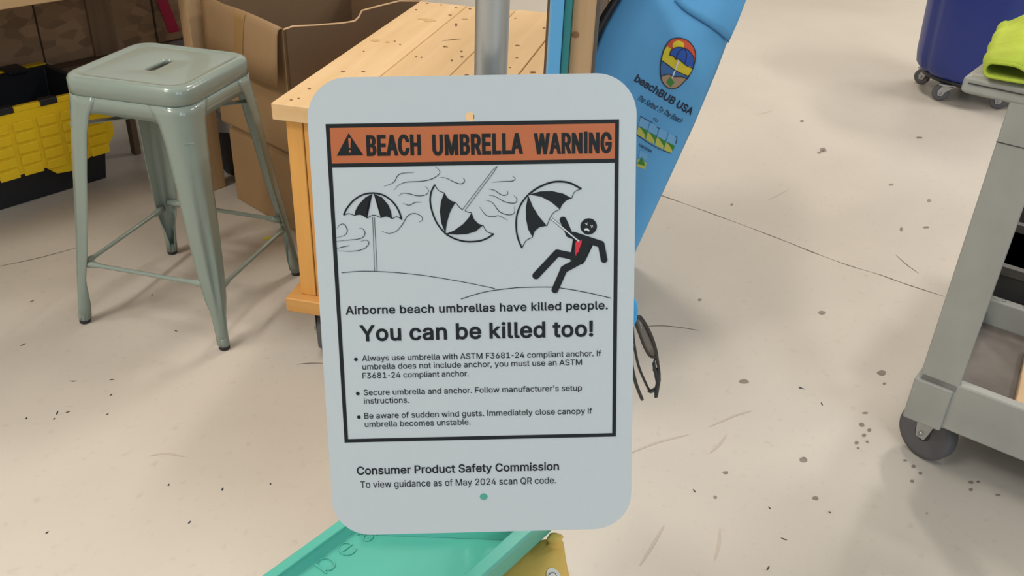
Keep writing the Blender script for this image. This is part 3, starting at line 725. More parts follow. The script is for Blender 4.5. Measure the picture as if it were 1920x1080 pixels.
# ------------------------------------------------------------------ text
GLYPHS = {}
FONT_DATA = ("!|196|67,160 63,509 132,509 128,160/98,-4 86,-3 75,1 66,9 58,18 54,29 52,41 54,53 58,64 66,73 75,80 86,85 98,86 110,85 121,80 130,73 138,64 142,53 143,41 142,29 138,18 130,9 121,1 110,-3;'|206|78,318 70,509 136,509 128,318;,|188|38,-119 68,71 137,71 84,-119;-|453|337,244 337,188 114,188 114,244;.|188|95,-4 83,-3 73,1 63,9 55,18 51,29 50,41 51,53 55,64 63,73 73,81 83,85 95,87 107,85 118,81 128,73 135,64 140,53 141,41 140,29 135,18 128,9 118,1 107,-3;0|453|227,-7 191,-3 158,7 130,24 105,48 85,77 69,113 57,155 50,202 48,254 50,306 57,353 69,395 85,431 106,461 130,484 159,502 191,512 227,516 262,512 295,502 323,484 348,461 368,431 384,395 396,353 403,306 405,254 403,202 396,155 384,113 368,77 348,48 323,24 295,7 263,-3/227,50 250,52 271,60 290,74 306,92 320,116 330,144 338,176 342,213 344,254 342,295 338,332 330,365 320,393 306,416 290,435 271,449 250,457 227,460 203,457 182,449 163,435 147,416 134,393 123,365 115,332 111,295 109,254 111,213 115,176 123,144 134,116 147,92 163,74 182,60 203,52;1|453|76,0 76,55 391,55 391,0/276,509 276,0 212,0 212,448 209,448 86,358 86,427 198,509;2|453|64,0 64,47 234,229 252,248 268,266 282,282 294,298 303,312 311,327 316,341 319,356 320,371 319,389 315,405 308,419 298,431 287,441 273,449 258,455 241,458 224,460 205,458 188,454 172,447 159,438 148,427 139,413 132,398 128,381 127,362 66,362 68,391 75,418 86,442 102,464 121,482 143,496 168,507 196,513 225,516 254,513 281,507 306,497 328,482 346,465 361,445 372,423 379,398 381,372 380,354 377,336 371,318 363,299 351,280 336,259 317,235 294,209 267,180 153,60 153,57 389,57 389,0;3|453|218,-7 188,-5 159,1 133,10 108,22 88,38 70,57 57,79 48,104 44,132 109,132 112,115 118,100 126,87 137,76 150,66 165,59 182,54 200,51 219,50 239,51 258,55 275,61 291,69 304,80 315,93 323,108 328,125 329,145 328,163 323,180 316,196 306,211 292,223 275,234 254,241 229,246 201,248 157,248 157,299 288,448 288,452 70,452 70,509 372,509 372,461 211,278 211,289 247,290 279,286 308,276 333,262 354,244 371,222 383,198 391,173 393,145 390,116 383,90 370,66 354,45 333,27 309,12 281,2 251,-5;4|453|40,105 40,158 247,509 311,509 109,166 109,163 413,163 413,105/282,0 282,121 282,146 282,318 343,318 343,0;6|453|226,-7 196,-4 168,3 142,15 119,31 100,51 84,74 73,101 66,130 64,162 65,187 71,212 80,239 93,268 112,302 137,340 252,509 322,509 151,261 145,261 151,270 157,279 165,288 174,295 184,302 196,307 208,311 221,313 235,314 265,312 291,305 316,295 337,280 355,262 370,240 380,215 387,187 389,157 387,127 379,98 368,73 352,50 333,30 310,14 284,3 257,-4/226,48 245,50 263,55 279,63 293,73 304,86 314,101 322,119 326,137 327,157 326,178 322,196 314,213 304,228 293,241 279,251 263,259 245,264 226,265 207,264 190,259 174,252 160,241 148,229 138,214 131,197 126,179 125,158 126,138 131,119 138,102 148,86 160,73 174,63 190,55 207,50;8|453|226,-7 193,-5 163,1 136,11 111,25 91,42 74,62 62,84 54,109 52,135 53,156 58,176 65,195 75,212 87,228 101,241 117,252 134,260 153,265 129,276 109,289 93,308 80,330 73,354 70,380 73,405 79,429 90,450 106,469 124,485 146,498 170,508 197,514 226,516 255,514 282,508 306,498 328,485 346,469 361,450 373,429 379,405 382,380 379,354 372,330 359,308 343,289 323,276 300,267 319,260 335,252 351,241 365,228 377,212 387,195 395,176 399,156 401,135 398,109 391,84 378,62 362,42 341,25 317,11 289,1 259,-5/226,49 248,50 267,54 285,60 300,69 313,79 323,91 331,106 335,121 337,139 335,157 330,173 322,189 312,202 298,213 283,223 265,230 247,234 226,235 206,234 187,230 169,223 154,213 140,202 130,189 122,173 117,157 115,139 117,121 121,106 129,91 139,79 152,69 167,60 185,54 205,50/226,290 244,291 260,294 274,300 287,308 298,318 307,330 314,344 318,359 319,376 318,392 314,407 308,420 299,432 288,442 275,449 260,455 244,459 226,460 208,459 192,455 177,449 164,442 153,432 145,420 138,407 134,392 133,376 134,359 138,344 145,330 154,318 165,308 178,300 193,294 209,291;A|480|16,0 201,509 276,509 463,0 395,0 287,302 280,323 272,346 264,372 255,402 244,438 232,478 245,478 233,437 222,402 213,371 20"
    '4,345 197,322 191,302 85,0/110,142 110,199 370,199 370,142;B|456|60,0 60,509 241,509 274,507 304,501 329,491 350,477 367,461 381,442 390,421 396,398 398,374 397,353 393,336 387,320 378,307 368,295 356,286 343,278 329,272 315,267 315,262 331,260 347,254 363,245 378,234 391,220 402,203 411,184 416,161 418,136 416,111 410,88 400,67 386,48 368,31 344,18 317,8 284,2 247,0/125,57 245,57 281,60 309,67 330,80 344,96 353,115 355,137 354,153 350,169 342,184 333,197 320,209 306,218 289,225 269,229 248,231 125,231/125,285 238,285 256,287 273,290 288,296 302,304 314,314 323,326 330,340 335,355 336,372 333,393 326,412 313,429 294,442 270,449 240,452 125,452;C|510|267,-7 225,-3 186,7 150,25 119,49 92,79 70,115 53,157 44,203 40,254 44,305 53,352 70,393 92,429 119,459 150,484 186,501 225,512 267,516 293,514 317,511 340,504 362,496 383,485 402,471 419,456 435,438 448,418 459,397 467,373 473,348 408,348 404,365 397,380 389,395 380,407 369,418 357,428 344,437 330,444 315,449 300,453 284,455 267,456 237,453 209,445 184,432 161,414 141,391 125,364 113,332 106,295 103,254 106,213 113,177 125,145 141,117 161,94 184,76 210,63 237,56 267,53 284,54 300,56 315,60 330,65 344,72 357,81 369,90 380,102 389,114 397,128 404,144 408,160 473,160 467,135 459,112 448,91 435,71 420,53 402,38 383,24 363,13 341,5 317,-2 293,-6;D|502|219,0 96,0 96,57 215,57 254,60 288,68 318,81 343,99 363,122 379,149 390,181 397,216 399,255 397,294 390,329 379,361 364,388 344,410 320,428 291,441 258,449 221,452 93,452 93,509 225,509 273,505 315,495 353,478 385,455 412,426 433,391 449,351 458,306 462,255 458,205 449,159 433,119 411,83 384,54 351,31 312,14 268,3/125,509 125,0 60,0 60,509;E|419|60,0 60,509 372,509 372,452 125,452 125,286 355,286 355,229 125,229 125,57 375,57 375,0;F|410|60,0 60,509 369,509 369,452 125,452 125,278 346,278 346,221 125,221 125,0;G|520|269,-7 225,-3 185,7 149,25 118,49 91,79 69,116 53,157 43,203 40,254 43,305 53,352 69,393 91,429 117,459 149,484 184,501 223,512 265,516 291,514 316,510 340,504 363,494 384,483 403,469 421,453 436,436 449,416 460,395 468,373 474,349 408,349 402,365 395,379 387,393 378,406 368,417 356,427 344,436 330,443 315,448 300,453 283,455 265,456 236,453 209,445 183,432 160,414 141,392 125,364 113,332 106,295 103,254 106,213 113,177 125,145 141,117 161,95 184,76 210,63 238,56 269,53 296,55 322,61 345,71 365,85 382,102 396,123 407,147 413,173 415,202 434,199 283,199 283,256 478,256 478,200 475,160 466,124 451,91 431,62 406,38 377,19 344,5 308,-4;H|517|60,0 60,509 125,509 125,289 392,289 392,509 457,509 457,0 392,0 392,232 125,232 125,0;I|300|31,0 31,57 118,57 118,452 31,452 31,509 269,509 269,452 183,452 183,57 269,57 269,0;K|467|104,145 104,216 116,231 128,246 139,261 151,275 162,289 174,303 187,317 199,331 212,344 364,509 448,509 231,276 228,276/60,0 60,509 125,509 125,334 124,225 125,193 125,0/372,0 188,259 228,309 449,0;L|393|60,0 60,509 125,509 125,57 361,57 361,0;M|628|60,0 60,509 152,509 277,187 287,159 299,123 311,84 322,49 307,49 318,83 330,121 342,158 352,187 476,509 568,509 568,0 504,0 504,291 504,327 505,369 506,413 507,457 513,457 508,441 503,425 498,409 482,363 467,322 456,291 342,0 286,0 170,291 159,321 145,361 129,408 112,457 119,457 120,416 121,372 122,328 122,291 122,0;N|523|60,0 60,509 136,509 343,183 349,174 355,163 363,151 371,137 379,122 388,107 396,90 405,73 414,55 405,54 403,72 402,90 401,108 400,126 399,142 399,157 399,195 399,509 463,509 463,0 387,0 202,290 177,331 168,346 159,363 148,381 108,452 119,454 122,384 124,328 125,291 125,0;O|533|267,-7 225,-3 186,7 150,25 119,49 92,79 70,115 53,157 44,203 40,254 44,305 53,352 70,393 92,429 119,459 150,484 186,501 225,512 267,516 309,512 348,501 384,484 415,459 442,429 464,393 480,352 490,305 493,254 490,203 480,157 464,115 442,79 415,49 384,25 348,7 309,-3/267,53 296,55 324,63 349,76 372,94 392,116 408,144 420,176 428,213 430,254 428,295 420,332 408,365 392,392 372,415 349,433 324,446 296,453 267,456 237,453 210,445 184,433 161,415 142,392 125,364 113,332 106,295 103,254'
    ' 106,213 113,176 125,144 142,117 161,94 184,76 210,63 237,55;P|445|60,0 60,509 235,509 272,506 305,499 332,487 356,471 375,452 390,430 400,404 407,377 409,348 407,318 400,291 390,265 375,243 356,223 332,207 305,195 272,188 235,186 109,186 109,242 233,242 257,244 279,248 297,256 312,266 324,279 333,294 339,310 343,328 344,348 343,367 339,385 333,402 324,416 312,428 297,439 279,446 257,451 232,452 125,452 125,0;Q|533|245,159 313,159 369,85 384,65 468,-48 401,-48 346,27 331,46/267,-7 225,-3 186,7 150,25 119,49 92,79 70,115 53,157 44,203 40,254 44,305 53,352 70,393 92,429 119,459 150,484 186,501 225,512 267,516 309,512 348,501 384,484 415,459 442,429 464,393 480,352 490,305 493,254 490,203 480,157 464,115 442,79 415,49 384,25 348,7 309,-3/267,53 296,55 324,63 349,76 372,94 392,116 408,144 420,176 428,213 430,254 428,295 420,332 408,365 392,392 372,415 349,433 324,446 296,453 267,456 237,453 210,445 184,433 161,415 142,392 125,364 113,332 106,295 103,254 106,213 113,176 125,144 142,117 161,94 184,76 210,63 237,55;R|449|60,0 60,509 236,509 273,506 305,500 333,489 356,473 376,455 390,433 401,408 407,381 409,352 407,323 401,296 390,271 376,250 356,232 333,217 305,206 273,200 236,198 96,198 96,255 234,255 258,256 280,260 298,267 313,276 325,287 334,300 340,316 344,333 345,352 344,371 340,389 334,405 325,419 313,430 298,440 279,446 258,451 233,452 125,452 125,0/353,0 230,229 303,229 428,0;S|447|224,-9 188,-7 156,-1 128,9 102,23 81,40 64,60 51,83 42,109 38,137 104,137 108,118 114,102 123,88 136,76 150,66 166,59 185,53 204,50 224,49 246,50 267,54 286,60 303,69 317,79 329,92 338,106 344,122 346,139 344,154 340,168 332,179 322,189 310,197 296,205 280,211 263,217 245,222 184,239 145,253 112,269 86,289 67,313 56,341 52,372 54,400 62,425 75,448 92,468 113,484 138,498 165,508 195,514 227,516 259,514 289,508 316,498 340,484 360,468 377,449 390,427 398,403 401,378 337,378 332,402 320,421 302,437 280,449 254,456 225,459 204,457 185,454 167,448 152,440 139,430 129,418 121,405 117,391 115,376 117,359 122,345 131,334 142,324 155,315 169,308 184,302 198,297 212,293 264,279 279,275 295,270 312,264 328,256 344,248 359,238 372,226 384,213 395,198 402,180 407,161 408,139 406,112 399,87 386,64 370,43 349,25 323,11 294,0 261,-7;T|449|32,452 32,509 417,509 417,452 257,452 257,0 193,0 193,452;U|517|259,-8 220,-6 186,2 154,15 126,33 103,55 85,80 71,108 63,140 60,173 60,509 124,509 124,178 126,155 132,133 141,113 153,95 169,80 187,68 208,59 232,53 259,52 285,53 309,59 331,68 349,80 364,95 377,113 385,133 391,155 393,178 393,509 457,509 457,173 454,140 446,108 433,80 414,55 391,33 363,15 332,2 297,-6;W|686|155,0 16,509 82,509 163,196 167,179 172,162 175,145 187,94 190,76 194,58 197,40 189,40 193,58 196,76 200,94 203,111 207,128 211,145 224,196 306,509 380,509 462,196 466,179 470,162 474,145 486,94 490,76 494,58 497,40 488,40 492,58 495,76 499,94 503,111 506,128 510,145 523,196 603,509 670,509 530,0 455,0 368,323 362,345 357,368 351,391 346,417 341,445 336,475 350,475 345,446 340,420 335,395 330,371 324,347 318,323 230,0;Y|472|203,0 203,208 16,509 91,509 192,344 203,327 213,309 222,292 231,274 240,254 250,230 224,230 233,254 242,275 251,293 260,310 270,327 280,344 381,509 455,509 268,208 268,0;a|389|160,-9 137,-7 115,-3 94,5 76,15 60,29 48,45 38,63 32,84 30,108 32,128 36,146 43,161 53,174 64,184 78,193 92,200 108,206 125,211 143,214 161,217 178,220 234,227 247,229 257,231 265,235 271,240 274,246 276,255 275,272 272,285 267,297 260,307 251,315 240,322 227,327 212,330 196,331 178,330 163,327 149,322 137,316 127,309 118,301 110,292 104,283 100,274 41,291 51,313 64,331 79,346 95,358 114,368 133,375 153,380 173,383 194,384 208,384 223,382 239,379 255,375 271,369 286,360 300,350 312,336 322,320 330,301 335,278 337,251 337,0 277,0 277,52 272,52 267,43 260,34 252,25 242,16 229,8 215,1 199,-4 181,-7/170,45 192,47 211,51 228,59 242,68 254,80 263,93 270,108 274,122 276,138 276,190 272,187 267,184 259,182 251,180 241,178 231,176 200,171 175,168 161,166 147,163 134,159 122,15'
    '3 112,147 103,139 97,130 93,118 92,105 93,93 96,82 102,72 109,64 119,57 130,52 142,48 156,46;b|424|229,-8 208,-7 189,-3 172,4 159,12 147,21 138,31 130,41 123,50 118,59 112,59 112,0 53,0 53,509 114,509 114,319 118,319 123,327 130,336 137,346 147,355 158,364 171,373 188,379 207,383 229,384 259,382 287,374 313,361 335,342 354,320 370,293 381,261 388,227 390,189 388,151 381,116 370,84 355,57 336,34 313,16 288,3 260,-6/220,47 242,49 262,55 279,66 294,80 306,97 316,117 323,139 327,163 328,189 327,215 323,239 316,261 307,281 295,298 280,311 262,322 243,328 220,330 198,328 178,322 161,312 147,299 134,282 125,263 118,241 114,216 113,189 114,162 118,138 125,115 135,95 147,78 162,65 179,55 198,49;c|396|207,-8 174,-5 144,3 117,16 93,35 72,58 56,85 44,116 37,150 34,187 37,225 44,260 56,291 72,318 93,341 117,360 144,374 174,382 207,384 226,384 243,381 260,377 276,371 291,364 305,356 318,346 330,335 340,322 349,308 356,293 362,277 303,262 300,272 295,281 290,289 284,297 278,304 270,311 261,316 252,321 242,325 231,328 220,329 207,330 184,328 163,321 145,310 130,296 118,278 108,258 102,236 98,212 96,187 98,163 102,139 108,117 118,97 130,80 145,66 163,55 184,49 207,46 220,47 232,49 243,52 253,55 262,60 271,66 279,73 285,80 292,89 297,98 301,107 304,117 363,102 357,86 350,70 341,56 331,43 319,32 306,21 292,12 277,5 261,-1 244,-5 226,-7;d|424|195,-8 165,-6 137,3 111,16 89,34 70,57 55,84 43,116 36,151 34,189 36,227 43,261 55,293 70,320 89,342 112,361 137,374 165,382 196,384 218,383 237,379 253,373 267,364 278,355 287,346 295,336 301,327 306,319 311,319 311,509 372,509 372,0 313,0 313,59 307,59 301,50 295,41 287,31 277,21 266,12 252,4 236,-3 217,-7/205,47 226,49 246,55 263,65 278,78 290,95 299,115 306,138 310,162 312,189 310,216 306,241 300,263 290,282 278,299 263,312 246,322 227,328 205,330 182,328 162,322 145,311 130,298 118,281 108,261 102,239 98,215 96,189 98,163 102,139 109,117 118,97 130,80 145,66 162,55 182,49;e|404|212,-8 177,-5 145,3 117,16 92,35 72,58 56,85 44,116 37,150 34,187 36,224 44,258 55,290 71,317 91,340 115,359 142,373 172,382 205,384 226,383 246,380 266,374 285,366 303,355 319,341 334,324 347,305 357,282 365,256 370,227 371,194 371,169 75,169 75,221 338,221 310,202 308,226 304,248 298,269 288,286 277,301 263,314 246,323 227,328 205,330 183,328 164,323 146,313 131,301 119,286 109,270 102,251 97,231 96,211 96,178 98,151 102,127 110,106 121,88 135,73 151,61 169,53 190,48 212,46 227,47 241,49 254,53 265,58 276,65 285,73 294,82 300,93 306,105 365,91 358,72 348,55 335,39 320,26 302,14 283,4 261,-3 237,-7;f|254|228,379 228,327 6,327 6,379/81,0 81,432 82,452 87,470 96,486 107,499 120,510 135,519 152,525 169,529 187,530 201,530 212,529 222,527 231,525 238,523 243,521 227,468 215,472 209,473 202,474 195,474 178,472 164,468 154,460 147,449 143,435 142,419 142,0;g|425|207,-151 180,-149 156,-146 134,-140 114,-132 97,-122 82,-110 70,-97 59,-84 51,-69 101,-41 107,-49 114,-57 122,-66 131,-74 142,-82 154,-88 169,-93 187,-96 207,-97 236,-95 261,-87 282,-75 298,-58 308,-34 311,-6 311,68 306,68 301,60 294,51 287,41 277,32 266,23 252,16 236,10 217,6 195,5 165,7 138,14 113,27 90,43 71,65 55,90 43,120 36,154 34,191 36,229 43,263 55,293 71,320 90,342 112,361 138,374 166,382 196,384 218,383 237,379 253,373 267,365 279,356 288,346 296,336 302,327 308,319 313,319 313,379 372,379 372,-9 370,-40 363,-67 350,-90 334,-109 314,-124 291,-136 265,-144 237,-149/205,59 227,61 246,66 264,75 278,87 290,103 300,121 307,142 311,166 312,193 311,219 307,242 300,264 291,283 279,299 264,312 247,322 227,328 205,330 182,328 163,322 145,312 130,298 118,282 109,262 102,241 98,218 96,193 98,167 102,144 109,123 118,104 131,88 145,76 163,66 183,61;h|410|114,227 114,0 53,0 53,509 114,509 114,287 102,287 116,319 132,344 152,362 175,374 200,382 227,384 252,383 275,377 295,369 313,356 328,340 341,321 350,298 355,271 357,240 357,0 296,0 296,235 293,263 286,286 273,304 256,318 235,326 210,329 192,328 176,324 161,317 147,308 136,297 126,283 119,266 115,248;i|167|53,0 53,379 114,379 114'
    ',0/84,443 73,444 63,448 54,455 47,463 43,472 41,483 43,494 47,504 54,512 63,518 73,522 84,524 95,522 105,518 114,512 121,504 125,494 126,483 125,472 121,463 114,455 105,448 95,444;k|381|110,137 110,212 121,212 284,379 360,379 184,199 177,199/53,0 53,509 114,509 114,0/294,0 148,186 191,229 372,0;l|189|139,-2 112,0 91,8 74,20 62,37 55,59 53,84 53,509 114,509 114,99 114,83 117,71 120,62 126,57 135,53 146,52 160,53 170,54 181,3 162,-1 154,-2 147,-2;m|610|53,0 53,379 112,379 112,295 108,295 114,314 122,331 132,346 144,358 158,368 172,376 187,382 203,385 219,386 245,383 268,375 287,361 303,342 314,320 321,295 312,295 318,312 326,329 337,343 350,356 364,366 381,375 398,381 417,385 437,386 458,385 478,380 497,372 514,361 529,346 541,328 550,307 555,283 557,255 557,0 496,0 496,254 493,279 485,298 473,313 456,323 438,329 419,330 402,329 387,326 374,320 363,312 353,302 345,290 340,277 336,263 335,247 335,0 274,0 274,260 272,280 265,297 253,311 238,322 220,328 199,330 185,329 171,326 158,320 145,312 135,302 126,289 119,274 115,257 114,238 114,0;n|410|114,227 114,0 53,0 53,379 112,379 112,287 102,287 116,319 132,344 152,362 175,374 200,382 227,384 252,383 275,377 295,369 313,356 328,340 341,321 350,298 355,271 357,240 357,0 296,0 296,235 293,263 286,286 273,304 256,318 235,326 210,329 192,328 176,324 161,317 147,308 136,297 126,283 119,266 115,248;o|415|207,-8 174,-5 144,3 117,16 93,35 72,58 56,85 44,116 37,150 34,187 37,225 44,260 56,291 72,318 93,341 117,360 144,374 174,382 207,384 241,382 271,374 299,360 323,341 343,318 359,291 371,260 379,225 381,187 379,150 371,116 359,85 343,58 323,35 299,16 271,3 241,-5/207,46 231,49 252,55 270,66 285,80 298,97 307,117 314,139 318,163 319,187 318,212 314,236 307,258 298,278 285,296 270,310 252,321 231,328 207,330 184,328 163,321 145,310 130,296 118,278 108,258 102,236 98,212 96,187 98,163 102,139 108,117 118,97 130,80 145,66 163,55 184,49;p|424|53,-143 53,379 112,379 112,319 118,319 123,327 130,336 137,346 147,355 158,364 171,373 188,379 207,383 229,384 259,382 287,374 313,361 335,342 354,320 370,293 381,261 388,227 390,189 388,151 381,116 370,84 355,57 336,34 313,16 288,3 260,-6 229,-8 208,-7 189,-3 173,4 159,12 147,21 138,31 130,41 124,50 118,59 114,59 114,-143/220,47 242,49 262,55 279,66 294,80 306,97 316,117 323,139 327,163 328,189 327,215 323,239 316,261 307,281 295,298 280,311 262,322 243,328 220,330 198,328 178,322 161,312 147,299 134,282 125,263 118,241 114,216 113,189 114,162 118,138 125,115 135,95 147,78 162,65 179,55 198,49;r|259|53,0 53,379 112,379 112,321 115,321 124,339 137,354 152,367 171,377 191,383 213,385 229,384 243,384 243,322 230,324 223,325 215,326 207,326 190,324 174,321 159,315 146,306 135,296 126,284 119,269 115,254 114,237 114,0;s|365|182,-8 157,-7 133,-3 112,3 93,12 76,24 62,38 50,54 41,73 36,94 94,107 101,87 111,72 124,60 141,52 160,47 181,45 206,47 227,53 244,62 258,74 265,88 268,103 266,115 262,126 254,136 243,144 229,150 212,155 149,170 118,180 92,192 72,208 58,227 50,249 47,274 49,295 55,314 65,332 79,347 95,360 115,370 137,378 161,383 187,384 212,383 234,379 254,372 271,363 286,352 299,339 309,324 318,308 324,290 268,277 262,291 254,304 243,316 228,325 210,331 187,333 166,331 147,326 131,317 119,305 111,292 109,277 110,264 115,253 124,243 136,235 152,229 172,223 229,209 261,200 287,187 306,171 320,153 328,131 331,107 329,85 323,65 312,47 298,31 281,18 260,6 236,-2 210,-7;t|227|204,379 204,327 6,327 6,379/65,471 126,471 126,98 127,83 130,70 136,61 144,55 156,51 170,50 185,51 202,54 213,2 207,0 200,-2 192,-3 184,-3 176,-4 168,-4 138,-1 113,7 92,21 77,41 68,64 65,93;u|410|182,-5 158,-3 135,2 115,11 97,23 82,39 69,59 60,82 54,109 53,139 53,379 114,379 114,144 116,117 124,94 137,75 154,61 175,53 200,50 218,51 234,55 249,62 263,71 274,83 283,97 290,113 295,132 296,153 296,379 357,379 357,0 298,0 298,92 307,92 294,60 277,35 257,17 234,5 209,-3;v|389|163,0 17,379 84,379 165,155 173,132 180,110 187,87 193,64 199,42 206,21 184,21 191,42 197,64 203,87 209,110 216,132 224,155 30'
    '5,379 371,379 226,0;w|567|138,0 23,379 87,379 133,214 140,190 147,164 154,137 161,107 168,75 175,41 165,41 172,74 179,105 186,135 192,163 199,189 206,214 252,379 316,379 362,214 368,189 375,163 382,136 388,106 395,75 402,41 391,41 399,75 406,106 413,135 420,163 427,189 434,214 480,379 545,379 429,0 368,0 319,172 305,225 300,243 295,262 291,280 277,338 291,338 277,280 263,225 258,207 253,189 248,172 199,0;y|389|47,-139 61,-86 71,-87 83,-89 94,-90 104,-89 113,-86 122,-81 130,-74 138,-64 145,-51 151,-36 163,-1 17,379 84,379 165,155 173,132 180,109 187,87 193,64 199,42 206,21 184,21 190,42 196,64 202,87 209,110 216,132 224,155 305,379 371,379 204,-58 196,-77 187,-93 177,-107 165,-119 153,-128 139,-136 125,-141 109,-144 91,-145 82,-145 73,-144 65,-143 57,-142 52,-140; |188|')
FONT_DATA = FONT_DATA + ';I|190|62,0 62,532 128,532 128,0'
for rec in FONT_DATA.split(';'):
    ch_, adv_, cs_ = rec.split('|')
    GLYPHS[ch_] = (int(adv_)/1000, [[tuple(int(q)/1000 for q in p.split(',')) for p in c.split()] for c in cs_.split('/')] if cs_ else [])
GLYPHS['-'] = (GLYPHS['-'][0]*.72, [[(x*.8-.01, y) for x, y in c] for c in GLYPHS['-'][1]])
CAPH = max(p[1] for c in GLYPHS['H'][1] for p in c)
_gc = {}
def glyph(ch, xs, bx, by):
    """one letter as triangles: contours scaled, emboldened, filled by winding number"""
    key = (ch, round(xs, 3), bx, by)
    if key in _gc: return _gc[key]
    V, E_, loops = [], [], []
    for c in GLYPHS[ch][1]:
        P = [Vector((x*xs, y)) for x, y in c]
        P = [p for k, p in enumerate(P) if (p-P[k-1]).length > 1e-5]
        n = len(P); Q = []
        for k in range(n):
            a = (P[k]-P[k-1]).normalized(); b = (P[(k+1) % n]-P[k]).normalized()
            na = Vector((-a.y, a.x)); nb = Vector((-b.y, b.x)); m_ = na+nb
            if m_.length < .2: m_ = na
            m_ = m_.normalized(); f = min(1.5, 1/max(.3, m_.dot(na)))
            Q.append(Vector((P[k].x+m_.x*f*bx, P[k].y+m_.y*f*by)))
        o = len(V); V += Q; E_ += [(o+k, o+(k+1) % n) for k in range(n)]; loops.append(np.array([(q.x, q.y) for q in Q]))
    if not V: _gc[key] = ([], []); return _gc[key]
    r = geometry.delaunay_2d_cdt(V, E_, [], 0, 1e-6)
    vs, fs = r[0], r[2]; keep = []
    for f in fs:
        cx = sum(vs[k].x for k in f)/len(f); cy = sum(vs[k].y for k in f)/len(f); wn = 0
        for L in loops:
            y0_ = L[:, 1]; x0_ = L[:, 0]; x1_ = np.roll(x0_, -1); y1_ = np.roll(y0_, -1)
            isl = (x1_-x0_)*(cy-y0_)-(cx-x0_)*(y1_-y0_)
            wn += int(np.sum((y0_ <= cy) & (y1_ > cy) & (isl > 0))) - int(np.sum((y0_ > cy) & (y1_ <= cy) & (isl < 0)))
        if wn != 0: keep.append(tuple(f))
    _gc[key] = ([(v.x, v.y) for v in vs], keep); return _gc[key]
def text_mesh(t, bold=0, aspect=None, track=0, boldy=None, shear=0):
    """aspect = wanted width / cap height; letters are squeezed before they are emboldened"""
    by = bold if boldy is None else boldy; total = sum(GLYPHS[c][0]+track for c in t)
    hcap = CAPH+2*by; xs = 1.0 if aspect is None else (aspect*hcap-2*bold)/total
    co, fs, x = [], [], 0
    for c in t:
        v, f = glyph(c, xs, bold, by); o = len(co)
        co += [(x+a+shear*b, b+by) for a, b in v]; fs += [tuple(o+k for k in q) for q in f]
        x += (GLYPHS[c][0]+track)*xs
    return np.array(co)/hcap, fs
CAP = 1.0
def btext(name, s, p0, p1, cap, m, bold=0, shear=0, off=.0025):
    co, fs = text_mesh(s, bold, (Vector(p1)-Vector(p0)).length/cap, 0, None, shear); x0, x1 = co[:, 0].min(), co[:, 0].max()
    d = (Vector((*p1, 0))-Vector((*p0, 0))); L = d.length; d /= L; n_ = Vector((d.y, -d.x, 0))
    bm = bmesh.new(); vs = []
    for x, y in co:
        q = Vector((*p0, 0)) + d*(L*(x-x0)/(x1-x0)) + n_*(cap*y/CAP); vs.append(bm.verts.new(bagP(q.x, q.y, off)))
    for f in fs:
        try: bm.faces.new([vs[i] for i in f])
        except ValueError: pass
    return bobj(name, bm, m)
btext('brand_lettering', 'beachBUB USA', (1186, 147), (1293, 214), 14.5, P_ink, .02)
btext('slogan_lettering', 'The Safest To The Beach', (1192, 182), (1274, 228), 10.5, P_ink, .006, .35)
btext('caption_lettering', 'TO', (1220, 219), (1229, 224), 5, P_ink, .01)
btext('caption_lettering', 'TAKE DOWN', (1194, 267), (1217, 280), 5, P_ink, .01)

# ------------------------------------------------------------------ warning sign (12 x 18 inch aluminium) on a pole
SWd, SHt, ST = .3048, .4572, .0022
def rot(a, b, c):
    return Matrix.Rotation(c, 3, 'Z') @ Matrix.Rotation(b, 3, 'Y') @ Matrix.Rotation(a, 3, 'X')
SR = rot(-.3086, -.0479, .0479); SP = Vector((-.0322, .7446, .7716))
SM = Matrix.Translation(SP) @ SR.to_4x4(); SI = SM.inverted()
SNo = SR @ Vector((0, -1, 0))
sign = thing('warning_sign', 'white rounded beach umbrella warning sign with orange header, mounted on the pole', 'sign')
sign.matrix_world = SM
def S(u, v, off=0):
    p = SI @ onp(u, v, SP, SNo); return Vector((p.x, -off, p.z))
R_ = .038
bm = bmesh.new()
out = [(x, z) for x, z in rrect(SWd/2, SHt/2, R_, 12)]
f1 = [bm.verts.new((x, 0, z)) for x, z in out]; f2 = [bm.verts.new((x, ST, z)) for x, z in out]
holes = []
for u, v in ((881, 219), (907, 932)):
    c = S(u, v); holes.append((c.x, c.z))
# front and back faces with two bored holes
def face_with_holes(y):
    outer = [bm.verts.new((x, y, z)) for x, z in out]; es = [bm.edges.new((outer[i], outer[(i+1) % len(outer)])) for i in range(len(outer))]
    hs = []
    for hx_, hz in holes:
        hv = [bm.verts.new((hx_+.0042*math.cos(k*math.pi/10), y, hz+.0042*math.sin(k*math.pi/10))) for k in range(20)]
        es += [bm.edges.new((hv[i], hv[(i+1) % 20])) for i in range(20)]; hs.append(hv)
    bmesh.ops.triangle_fill(bm, use_beauty=True, edges=es)
    return outer, hs
bm.free(); bm = bmesh.new()
oa, ha = face_with_holes(0); ob, hb = face_with_holes(ST)
for a, b in [(oa, ob)] + list(zip(ha, hb)):
    for i in range(len(a)): bm.faces.new((a[i], b[i], b[(i+1) % len(a)], a[(i+1) % len(a)]))
obj('panel', bm, M_sign, sign)
Y1, Y2, Y3, Y4 = .0003, .0005, .0007, .0009
_yc = [0]
def lay(y):
    _yc[0] = (_yc[0]+1) % 16; return y + _yc[0]*.00001
def sfill(bm, pts, y):
    y = lay(y)
    f = bm.faces.new([bm.verts.new((p.x, -y, p.z)) for p in pts]); bmesh.ops.triangulate(bm, faces=[f])
def spoly(bm, pts, y): sfill(bm, [S(u, v) for u, v in pts], y)
